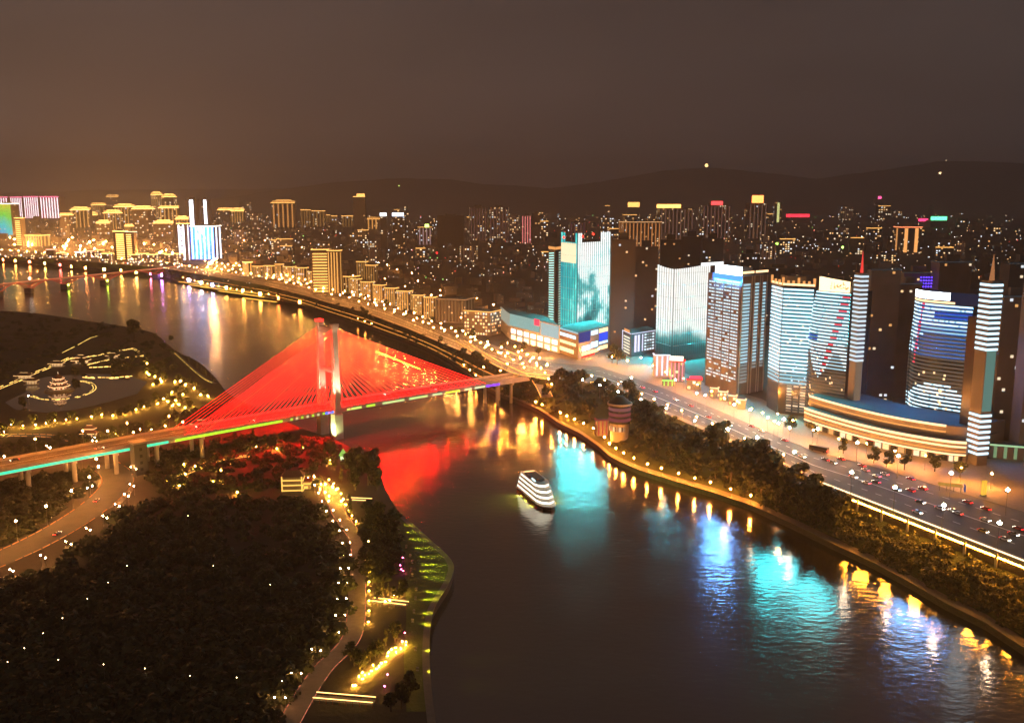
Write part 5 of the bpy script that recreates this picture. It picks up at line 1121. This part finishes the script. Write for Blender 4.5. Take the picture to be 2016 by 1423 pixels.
mb.prism([(pc.x+math.cos(a*.2618)*isr, pc.y+math.sin(a*.2618)*isr) for a in range(24)], IZ-.5, IZ+.9); struct(mb, 'pond_islet', M['paving'])
GL = ((1,.60,.14), 3.0, .22)
path(((62,780),(90,786),(130,786),(165,778),(186,766),(180,755),(160,750)), 2.2, light=GL)
path(((-60,792),(0,764),(40,748),(60,738),(100,722),(140,704)), 4, light=((1,.58,.13),3.0,.35))
path(((120,695),(150,680),(178,665),(200,660)), 2.5, light=((1,.66,.14),2.0,.35), both=False)
path(((130,708),(150,706),(190,700),(230,692),(265,686)), 3, light=GL); path(((175,724),(215,722),(250,720)), 2.5, light=GL); path(((170,719),(200,712),(225,707),(270,702)), 2.5, light=GL)
path(((165,742),(190,744),(225,744),(262,741)), 3.5, light=((1,.55,.13),4.0,.30)); path(((262,686),(280,698),(290,712)), 2.5, light=GL); path(((268,703),(285,700)), 2.5, light=GL)
path(((345,694),(365,712),(385,730),(405,746),(425,755)), 3, light=((1,.62,.12),1.6,.25), both=False)
path(((-80,868),(0,858),(60,857),(110,860),(160,872),(200,885)), 6, mat='asphalt', light=((1,.42,.12),.9,.25))
path(((345,858),(380,838),(420,822)), 4, light=((1,.42,.16),2.4,.25))
path(((500,897),(470,900),(440,908),(405,918),(372,930),(345,944),(340,955),(365,960),(395,958)), 3.5, light=((1,.60,.10),1.6,.22))
# pagoda
pg = thing('pagoda', 'three-tiered pagoda outlined with warm lights on the pond islet', 'pagoda', (pc.x,pc.y,IZ+.9)); PH = zat(pc.y,733)-IZ-.9
def octp(r, z, n=8): return [Vector((pc.x+math.cos(math.pi/8+i*math.pi*2/n)*r, pc.y+math.sin(math.pi/8+i*math.pi*2/n)*r, z)) for i in range(n)]
z0 = IZ+.9; mb = MB(); mb.prism([tuple(p[:2]) for p in octp(9.0,0)], z0, z0+.7); mb.build('terrace', M['paleconc'], pg); z0 += .7
PGW = em((1,.52,.24), 1.5, True)
for k in range(3):
    r = (6.2,4.8,3.4)[k]; h = PH*(.17,.15,.14)[k]
    mb = MB(); mb.prism([tuple(p[:2]) for p in octp(r*.86,0)], z0, z0+h); mb.build('storey_wall', PGW, pg)
    for i, p in enumerate(octp(r, 0)): mb = MB(); mb.tube((p.x,p.y,z0),(p.x,p.y,z0+h), .22,.22,6); mb.build('column', M['timber'], pg)
    a = octp(r*.86,0); 
    for i in range(8):
        mb = MB(); panel(mb, a[i], a[(i+1)%8], .3, .7, z0+.2, z0+h*.8, .08, 0, .1) if a[i].y < pc.y+2 else None
        if mb.f: mb.build('door', M['timber'], pg)
    lo, hi = octp(r*1.38, z0+h*.92), octp(r*.62, z0+h+PH*.09); mb = MB()
    for i in range(8): j=(i+1)%8; mb.face((lo[i]+Vector((0,0,.5)), (lo[i]+lo[j])/2, lo[j]+Vector((0,0,.5)), hi[j], hi[i])); mb.face((lo[j], (lo[i]+lo[j])/2-Vector((0,0,.3)), lo[i], octp(r*.8,z0+h*.9)[i], octp(r*.8,z0+h*.9)[j]))
    mb.build('tiled_roof', M['tile'], pg)
    mb = MB()
    for i in range(8): j=(i+1)%8; m_ = (lo[i]+lo[j])/2; mb.tube(lo[i]+Vector((0,0,.55)), m_+Vector((0,0,.05)), .2,.2,4); mb.tube(m_+Vector((0,0,.05)), lo[j]+Vector((0,0,.55)), .2,.2,4)
    mb.build('eave_light', em((1,.48,.20), 3.2, True), pg)
    z0 += h + PH*.07
lo = octp(3.2*1.2, z0+.2); mb = MB()
for i in range(8): mb.face((lo[i], lo[(i+1)%8], Vector((pc.x,pc.y,z0+PH*.22))))
mb.build('spire_roof', M['tile'], pg); mb = MB(); mb.tube((pc.x,pc.y,z0+PH*.2),(pc.x,pc.y,z0+PH*.34),.25,.05,6); mb.build('finial', em((1,.7,.4),1.5), pg)
# low pavilions in the park
def pavilion(px, py, w_, label, s=1.0, tiers=1):
    q = P(px,py,IZ); t = thing('park_pavilion', label, 'pavilion', tuple(q)); a = w_*.5
    mb = MB(); mb.box((q.x,q.y,IZ+.02),(w_*1.1,w_*.8,.5)); mb.build('plinth', M['paleconc'], t)
    for ix in (-.45,-.15,.15,.45):
        for iy in (-.3,.3): mb = MB(); mb.tube((q.x+ix*w_,q.y+iy*w_,IZ+.5),(q.x+ix*w_,q.y+iy*w_,IZ+3.6),.18,.18,6); mb.build('column', M['timber'], t)
    mb = MB(); mb.box((q.x,q.y+w_*.1,IZ+.55),(w_*.8,w_*.3,2.8)); mb.build('lit_wall', em((1,.58,.25), 1.1*s, True), t)
    for k in range(tiers):
        z = IZ+3.6+k*3.0; f = 1-.3*k; mb = MB(); e = [(q.x-a*1.2*f,q.y-a*.8*f,z),(q.x+a*1.2*f,q.y-a*.8*f,z),(q.x+a*1.2*f,q.y+a*.8*f,z),(q.x-a*1.2*f,q.y+a*.8*f,z)]; r0,r1=(q.x-a*.6*f,q.y,z+2.2),(q.x+a*.6*f,q.y,z+2.2)
        mb.face((e[0],e[1],r1,r0)); mb.face((e[2],e[3],r0,r1)); mb.face((e[1],e[2],r1)); mb.face((e[3],e[0],r0)); mb.build('tiled_roof', M['tile'], t)
        mb = MB(); [mb.tube(Vector(e[i]),Vector(e[(i+1)%4]),.2,.2,4) for i in range(4)]; mb.tube(Vector(r0),Vector(r1),.18,.18,4); mb.build('eave_light', em((1,.55,.2),2.2*s,True), t)
    return t
pavilion(48,746,12,'small lit pavilion at the left end of the island path',.7); pavilion(112,722,11,'small lit pavilion behind the pagoda',.7); pavilion(160,716,13,'broad lit pavilion in the middle of the island garden',1.1,2); pavilion(222,706,10,'small lit pavilion among trees on the island',.8)
pavilion(178,862,9,'two-tiered lit pavilion beside the bridge approach',1.0,2); pavilion(392,842,9,'lit pavilion beside the bridge on the island shore',1.0); pavilion(62,757,9,'low lit shelter left of the pagoda',.6)
# gold lit house on the lake shore
q = P(575,968,IZ); t = thing('shore_house', 'gold lit two-storey house with glowing floor lines on the dark shore', 'house', tuple(q))
HC = em((1,.52,.10), 1.6, True)
mb = MB(); mb.box((q.x,q.y+5,IZ),(11,8,8), .1); mb.build('wall', M['wall2'], t)
for zz in (.2,3.2,6.0): mb = MB(); mb.box((q.x,q.y+4.6,IZ+zz),(11.6,8.2,.6), .1); mb.build('floor_light', HC, t)
for xx in (-5.6,5.4): mb = MB(); mb.box((q.x+xx,q.y+.6,IZ),(.6,.6,8.4), .1); mb.build('corner_light', HC, t)
mb = MB(); e=[(q.x-6.6,q.y+.2,IZ+8.02),(q.x+6.6,q.y+1.2,IZ+8.02),(q.x+5.8,q.y+10,IZ+8.02),(q.x-7.2,q.y+9,IZ+8.02)]; r0,r1=(q.x-4,q.y+5,IZ+11),(q.x+3.5,q.y+5.6,IZ+11); mb.face((e[0],e[1],r1,r0)); mb.face((e[2],e[3],r0,r1)); mb.face((e[1],e[2],r1)); mb.face((e[3],e[0],r0)); mb.build('roof', M['tile'], t)
q = P(590,964,IZ); t = thing('shore_house', 'low gold lit wing right of the two-storey shore house', 'house', tuple(q))
mb = MB(); mb.box((q.x+1.5,q.y+4,IZ),(8,6,4.2), .1); mb.build('wall', M['wall2'], t); mb = MB(); mb.box((q.x+1.5,q.y+3.7,IZ+2.8),(8.2,6.2,.7), .1); mb.build('floor_light', HC, t); mb = MB(); mb.box((q.x+1.5,q.y+.7,IZ+.4),(6,.4,1.4), .1); mb.build('lit_window', HC, t)
mb = MB(); mb.box((q.x+1.5,q.y+4,IZ+4.22),(9.4,7.2,.5), .1); mb.build('roof', M['tile'], t)
# green glowing pavilion near the pylon
q = P(676,906,IZ); t = thing('glowing_pavilion', 'small pavilion glowing pale green under the pylon', 'pavilion', tuple(q)); mb = MB(); mb.tube(tuple(q+Vector((0,0,.02))),tuple(q+Vector((0,0,3.2))),1.9,1.9,8); mb.build('lit_wall', em((.75,1,.55),1.2,True), t); mb = MB(); mb.tube(tuple(q+Vector((0,0,3.22))),tuple(q+Vector((0,0,7.5))),2.8,.1,8); mb.build('roof', em((.45,.9,.15),.7,True), t)
# curving road at the lower left and its orange forecourt
cr = path(((-150,1165),(-60,1125),(0,1100),(70,1068),(130,1035),(180,1002),(215,972),(232,948),(226,930),(205,915)), 17, 'curved_road', 'asphalt', light=((1,.36,.08),.8,.25))
mb = MB(); fill(mb, [tuple(P(x,y,IZ+.02)) for x,y in ((176,950),(205,940),(240,938),(262,946),(262,965),(240,990),(205,1005),(185,990),(205,965))]); struct(mb, 'forecourt_paving', M['paving'])
for a, b in (((20,1125),(26,1128)),((80,1097),(90,1102)),((130,1070),(140,1075)),((170,1043),(178,1047)),((203,1019),(211,1023)),((227,996),(235,1000)),((245,976),(253,980)),((256,956),(264,960)),((258,922),(268,926)),((172,964),(182,960))):
    for x, y in (a, b): p = P(x,y,IZ+4.2); put('park', (p.x,p.y,IZ+.03), 'warm lamp on the outer kerb of the curved road', 'lamps along the curved road', 0, 1.25)
for i in range(len(cr)-1):
    if i % 4: continue
    d = cr[i+1]-cr[i]; d.normalize(); p = cr[i] + Vector((-d.y,d.x,0))*9.6; put('road', (p.x,p.y,IZ+.03), 'tall orange street lamp on the inner kerb of the curved road', 'tall lamps along the curved road', 0, 1.0)
for i,(k,s_) in enumerate(((6,2),(14,-3),(22,2.5))): d = cr[k+1]-cr[k]; p = cr[k]+Vector((-d.y,d.x,0)).normalized()*s_; car(Vector((p.x,p.y,IZ+.04)), math.atan2(d.y,d.x), (0,2,3)[i], 'on the curved island road', 'cars on the curved road')
# lamp-lined path down the tongue of land
tp = path(((630,948),(648,968),(658,988),(668,1012),(686,1038),(702,1062),(708,1100),(704,1140),(702,1180),(700,1225),(692,1255),(674,1280),(640,1312),(612,1350),(585,1395),(560,1440)), 7, 'park_road', 'paving', light=((1,.28,.16),.8,.14))
for i,(p, d) in enumerate(along(tp, 15.5, 3)):
    nn = Vector((-d.y,d.x,0)); 
    for o_ in (3.9, 7.4): q = p - nn*o_; put('park', (q.x,q.y,IZ+.03), 'pinkish warm lamp in the double row left of the park road', 'double row of lamps left of the park road', 0, 1.0 if p.y > 420 else .8)
for i,(p, d) in enumerate(along(tp, 9.5, 1)):
    if p.y < 330: break
    nn = Vector((-d.y,d.x,0)); q = p + nn*5.0; put('garden', (q.x,q.y,IZ+.03), 'low golden light on the right edge of the park road', 'low lights right of the park road', 0, .8)
for x, y in ((610,940),(620,945),(640,952),(655,957),(662,962),(648,975),(672,985),(630,962),(618,936)): p = P(x,y,IZ+2); put('garden', (p.x,p.y,IZ+.03), 'warm garden light near the gold lit shore house', 'garden lights near the shore house', 0, 1.3)
# lamp rows and uplights on the island
GROVE = ((290,715),(290,725),(289,733),(293,737),(305,741),(316,747),(318,751),(301,757),(345,752),(355,750),(365,757),(350,765),(338,772),(360,776),(382,764),(395,777),(410,780),(330,790),(346,788),(322,785),(310,795),(340,798),(352,796),(365,802),(378,795),(283,800),(268,806),(250,812),(240,812),(232,816),(222,818),(200,816),(180,820),(152,824),(130,826),(108,828),(90,833),(70,836),(45,838),(22,836),(8,850),(298,845),(325,838),(350,832),(240,856),(226,854),(215,868),(190,868))
for x, y in GROVE:
    p = P(x,y,IZ+1.3*1.4); put('garden', (p.x,p.y,IZ+.03), 'warm garden light in the island grove', 'garden lights in the island grove', 0, 1.4)
for x, y in ((325,737),(56,780),(268,858)): p = P(x,y,IZ+4.2*1.5); put('park', (p.x,p.y,IZ+.03), 'bright tall lamp standing out in the island park', 'bright lamps in the island park', 0, 1.6)
for x, y in ((8,895),(98,878),(160,893),(182,864),(212,845),(262,848)): p = P(x,y,IZ+10); put('road', (p.x,p.y,IZ+.03), 'tall street lamp on the far side of the bridge approach', 'tall lamps behind the bridge approach', 0, .9)
for x, y in ((398,908),(384,917),(365,932),(353,955),(440,907),(455,905),(362,913),(435,925),(467,968),(420,947),(371,942),(330,945),(505,878),(545,882),(555,876),(595,880),(660,895),(650,905)):
    p = P(x,y,IZ+1.8); put('garden', (p.x,p.y,IZ+.03), 'warm light along the looping shore path below the bridge', 'lights along the looping shore path', 0, 1.25)
# lights in the dark wood, bottom left
for x, y in ((370,1015),(420,1113),(250,1113),(213,1146),(172,1178),(123,1216),(85,1246),(48,1275),(15,1302),(115,1298),(204,1307),(285,1315),(374,1329),(466,1333),(532,1150),(555,1340)):
    p = P(x,y,IZ+7.6); put('wood', (p.x,p.y,IZ+.02), 'small pale light among the dark trees', 'small lights in the dark wood')
# lights of the tongue garden
for x, y in ((745,1170),(752,1176),(775,1170),(783,1165),(790,1162),(767,1180),(758,1182)) : p = P(x,y,IZ+1.3); put('garden', (p.x,p.y,IZ+.03), 'golden uplight below the lit trees beside the lawn', 'golden uplights beside the lawn', 0, .8)
for i in range(22):
    u = i/21; x = 696+u*106+RN.uniform(-3,3); y = 1341-u*80+RN.uniform(-9,9); p = P(x,y,IZ+1.3); put('garden', (p.x,p.y,IZ+.03), 'warm uplight in the cluster below the golden tree row', 'cluster of uplights below the golden trees', 0, .62)
for x, y in ((793,1097),(788,1112),(794,1123),(790,1120),(797,1245),(763,1327),(757,1350),(792,1262)):
    q = P(x,y,IZ+1.4); t = thing('pink_lamp', 'small pink garden light beside the lawn', 'lamp', (q.x,q.y,IZ), 'pink garden lights beside the lawn'); mb = MB(); mb.ball((0,0,1.4),.22); link('globe', mb.mesh('globe', em((1,.08,.25),60,True)), t); mb = MB(); mb.tube((0,0,0),(0,0,1.2),.06,.05,6); link('pole', mb.mesh('pole', M['metal']), t)
# boardwalk bridges outlined in gold
def boardwalk(a, b, wdt, label):
    p, q = P(*a,IZ), P(*b,IZ); t = thing('boardwalk', label, 'footbridge', tuple((p+q)/2)); d = (q-p).normalized(); nn = Vector((-d.y,d.x,0)); mb = MB(); ribbon(mb, [p,(p+q)/2,q], wdt/2, wdt/2, 0, 1.0); mb.build('deck', M['paving'], t)
    for sg in (-1,1):
        L = (q-p).length; n = int(L/2.2)
        mb = MB(); mb.tube(p+nn*sg*wdt/2+Vector((0,0,2)), q+nn*sg*wdt/2+Vector((0,0,2)), .17,.17,4); mb.build('handrail_light', em((1,.56,.16),4.0,True), t)
        for i in range(n+1): e = p+d*(L*i/n)+nn*sg*wdt/2; mb = MB(); mb.tube(e+Vector((0,0,-.3)), e+Vector((0,0,1.95)), .09,.09,4); mb.build('post', M['timber'], t)
boardwalk((620,1378),(737,1388),3.4,'long gold lit boardwalk at the bottom of the tongue of land'); boardwalk((734,1188),(802,1196),3.0,'gold lit boardwalk beside the lawn'); boardwalk((685,988),(731,990),3.5,'short gold lit footbridge among dark trees')
# lawn with low spotlights raking across it
mb = MB(); fill(mb, [tuple(P(x,y,IZ+.03)) for x,y in ((775,1010),(800,1025),(830,1052),(862,1078),(884,1112),(875,1145),(855,1178),(842,1210),(836,1260),(836,1330),(842,1400),(800,1400),(795,1300),(800,1220),(798,1150),(795,1090),(782,1050))]); struct(mb, 'lawn_grass', M['lawn'])
path(((786,1012),(815,1038),(850,1070),(878,1096),(888,1118),(878,1148),(858,1180),(845,1210),(839,1262),(840,1330),(847,1400),(858,1480)), 2.6, 'shore_footpath', 'paving', dz=.05)
for i,(x,y) in enumerate(((780,1030),(784,1046),(790,1060),(800,1078),(808,1096),(812,1108),(810,1124),(812,1134),(820,1162),(818,1180),(815,1206),(812,1224),(818,1280),(822,1320))):
    p = P(x,y,IZ+.06); e = P(x+34,y+RN.uniform(-1,5),IZ); flood(p, (e.x,e.y,IZ-1.2), (.85,.86,.03), RN.uniform(14000,34000), math.radians(RN.uniform(34,52)), 'low spotlight raking across the lawn', 1.0, 'low spotlights along the lawn')
# ---------------------------------------------------------------- trees
g1 = 'dark trees on the near river bank'
def inbank(x, f): # point on the bank slope at photo column x, fraction f from promenade to road
    a = P(x, interp(WE,x), 0); r = P(x, interp(RE,x), GZ); p = a.lerp(Vector((r.x,r.y,0)), .12+.88*f); return Vector((p.x,p.y,PZ+(GZ-drop(r)-PZ)*f**1.4-.2))
for _ in range(150):
    x = RN.uniform(1075,1660); f = RN.uniform(.22,.86)
    if 1165 < x < 1262 and f < .62: continue
    if x > 1590 and f > .6: continue
    if 1300 < x < 1400 and .62 < f: continue
    tree(inbank(x,f), RN.uniform(1.5,2.3)*(1.0 if x > 1250 else .9), 'dark broad tree on the slope between the promenade and the road', g1)
for _ in range(22):
    x = RN.uniform(1640,2080); f = RN.uniform(.10,.32); tree(inbank(x,f), RN.uniform(.6,1.0), 'dark tree below the lit parapet', 'trees below the lit parapet')
for _ in range(14):
    x = RN.uniform(640,1000); tree(inbank(x,RN.uniform(.66,.9)), RN.uniform(.9,1.5), 'dark tree on the bank upstream of the bridge', 'trees upstream of the bridge')
for x, y, s_ in ((1205,715,2.2),(1215,718,2.0),(1135,760,1.6),(1555,850,1.2),(1600,860,1.2),(1780,925,1.3),(1840,928,1.2),(1720,912,1.3),(1745,920,1.1),(1890,940,1.2),(1660,893,1.0),(990,688,1.2),(1030,690,1.1),(1060,702,1.1),(850,640,1.3),(800,625,1.3),(720,595,1.4),(760,608,1.3),(680,585,1.4),(930,668,1.2),(905,660,1.2)):
    tree(P(x,y,GZ), s_, 'street tree on the city side of the riverside road', 'street trees on the city side')
# shrubs on the slope, lit gold below the parapet
leafmass('slope_shrubs', 'thick shrubs and grass covering the river bank slope', [(inbank(RN.uniform(1010,2150), RN.uniform(.12,1.0)), RN.uniform(2.0,4.0), RN.uniform(1.2,2.6)) for _ in range(620)], [M['leaf'], M['leaf2'], M['leaf3']], 70, 1.0, 3)
leafmass('hedge_shrubs', 'shrubs on the bank upstream of the bridge', [(inbank(RN.uniform(330,1000), RN.uniform(.1,1.0)), RN.uniform(2.5,5.0), RN.uniform(1.2,2.6)) for _ in range(300)], [M['leaf'], M['leaf2']], 45, 1.4, 4)
# island trees
def inpoly(x, y, poly):
    c = False; n = len(poly)
    for i in range(n):
        (x1,y1),(x2,y2) = poly[i], poly[i-1]
        if (y1 > y) != (y2 > y) and x < (x2-x1)*(y-y1)/(y2-y1)+x1: c = not c
    return c
gi = 'trees of the island grove'
for x, y in GROVE:
    p = P(x, y, IZ+1.8); a_ = RN.uniform(0,6.28); tree(Vector((p.x+math.cos(a_)*3.2, p.y+abs(math.sin(a_))*3.5+1, IZ)), RN.uniform(.7,1.1), 'garden lit tree in the island grove behind the bridge', gi)
for _ in range(14):
    x, y = RN.uniform(200,345), RN.uniform(655,735)
    tree(P(x,y,IZ), RN.uniform(.8,1.3), 'dark tree at the head of the island', 'trees at the head of the island')
tree(P(265,668,IZ), 2.9, 'largest dark round tree at the head of the island', None)
for _ in range(12): tree(P(*(lambda u: (348+u*78, 694+u*62))(RN.random()), IZ), RN.uniform(.5,.9), 'slim lit tree along the island shore path', 'trees along the island shore path', 'tall')
for x, y in ((148,740),(150,745),(160,722),(165,724),(235,728),(228,724),(248,730),(222,712),(46,800),(44,806)): tree(P(x,y,IZ), 1.1, 'golden lit tree in the island garden', 'golden trees in the island garden')
for x, y in ((330,925),(334,935),(500,870),(548,880),(595,885),(640,905),(660,925),(672,950),(690,1000),(690,1015)): tree(P(x,y,IZ), 1.1, 'slim tree lit from below near the looping shore path', 'slim trees near the shore path', 'tall')
for _ in range(24):
    x, y = RN.uniform(715,780), RN.uniform(1005,1150); tree(P(x,y,IZ), RN.uniform(.7,1.15), 'dark tree in the grove between the park road and the lawn', 'grove between the park road and the lawn')
for x, y, s_ in ((705,940,2.2),(725,955,2.0),(735,930,1.7),(690,925,1.6),(650,905,1.6),(742,965,1.5),(700,965,1.5)): tree(P(x,y,IZ), s_, 'large dark tree at the water below the pylon', 'large trees below the pylon')
for _ in range(14): x = RN.uniform(735,800); tree(P(x,RN.uniform(1160,1186),IZ), RN.uniform(.5,.85), 'golden lit tree at the head of the boardwalk', 'golden trees at the boardwalk', 'tall' if RN.random() < .5 else None)
for i in range(20):
    u = RN.random(); x = 700+u*104; y = 1328-u*80+RN.uniform(-14,4); tree(P(x,y,IZ), RN.uniform(.5,.9), 'golden lit tree above the cluster of uplights', 'golden trees above the uplights', 'tall' if RN.random() < .6 else None)
for x, y, s_ in ((805,1370,.9),(790,1395,1.0),(770,1400,.8),(690,1300,.9),(697,1310,.9)): tree(P(x,y,IZ), s_, 'bush-like tree lit yellow at the foot of the lawn', 'yellow lit trees at the foot of the lawn')
WP = [(-120,1140),(0,1150),(100,1118),(200,1052),(262,985),(320,975),(420,985),(520,985),(600,990),(640,1010),(670,1060),(690,1110),(684,1180),(676,1240),(640,1285),(590,1330),(555,1400),(530,1480),(-120,1480)]
spots = []
while len(spots) < 1150:
    x, y = RN.uniform(-120,700), RN.uniform(975,1480)
    if inpoly(x, y, WP): spots.append((P(x,y,IZ), RN.uniform(3.0,5.5), RN.uniform(3.0,7.5)))
leafmass('woodland', 'dark unlit wood filling the lower left of the island', spots, [M['leaf2'], M['leaf']], 95, 1.5, 8)
spots = []
for poly, n in (([(715,1005),(782,1005),(785,1150),(720,1150)],60),([(200,655),(345,690),(345,735),(215,735)],70),([(-100,600),(0,614),(150,634),(235,642),(200,664),(120,694),(40,735),(-100,790)],260),([(-100,890),(0,880),(180,850),(250,838),(300,842),(330,820),(430,790),(545,825),(330,862),(0,915),(-100,930)],260),([(-100,1095),(-100,960),(0,950),(160,925),(190,935),(175,965),(60,1045),(-60,1105)],300),([(300,885),(450,858),(640,862),(700,890),(680,905),(600,930),(640,955),(420,975),(330,975),(290,940)],260)):
    k = 0
    while k < n:
        x, y = RN.uniform(-100,800), RN.uniform(595,1160)
        if inpoly(x,y,poly): spots.append((P(x,y,IZ), RN.uniform(2.2,4.5), RN.uniform(1.5,5.0))); k += 1
leafmass('park_undergrowth', 'dark shrubs filling the unlit parts of the island park', spots, [M['leaf2'], M['leaf']], 60, 1.4, 9)
# ---------------------------------------------------------------- tidy and haze
for k, o in LP.items():
    if k not in _usedproto:
        for c in list(o.children): bpy.data.objects.remove(c)
        bpy.data.objects.remove(o)
for i, o in enumerate(CARS):
    if i not in cu:
        for c in list(o.children): bpy.data.objects.remove(c)
        bpy.data.objects.remove(o)
HAZE = True
if HAZE:
    mb = MB(); mb.box((0,9300,-3.0),(27000,20000,753)); o = mb.build('haze', []); o.data.materials.clear()
    m, t, ou = newmat('haze_air'); v = t.nodes.new('ShaderNodeVolumePrincipled'); v.inputs['Density'].default_value = 1.25e-4; v.inputs['Color'].default_value = (.90,.90,.97,1); v.inputs['Anisotropy'].default_value = .3
    t.links.new(v.outputs[0], ou.inputs['Volume']); o.data.materials.append(m); o['kind'] = 'stuff'; o['label'] = 'thin night haze over the river and town'
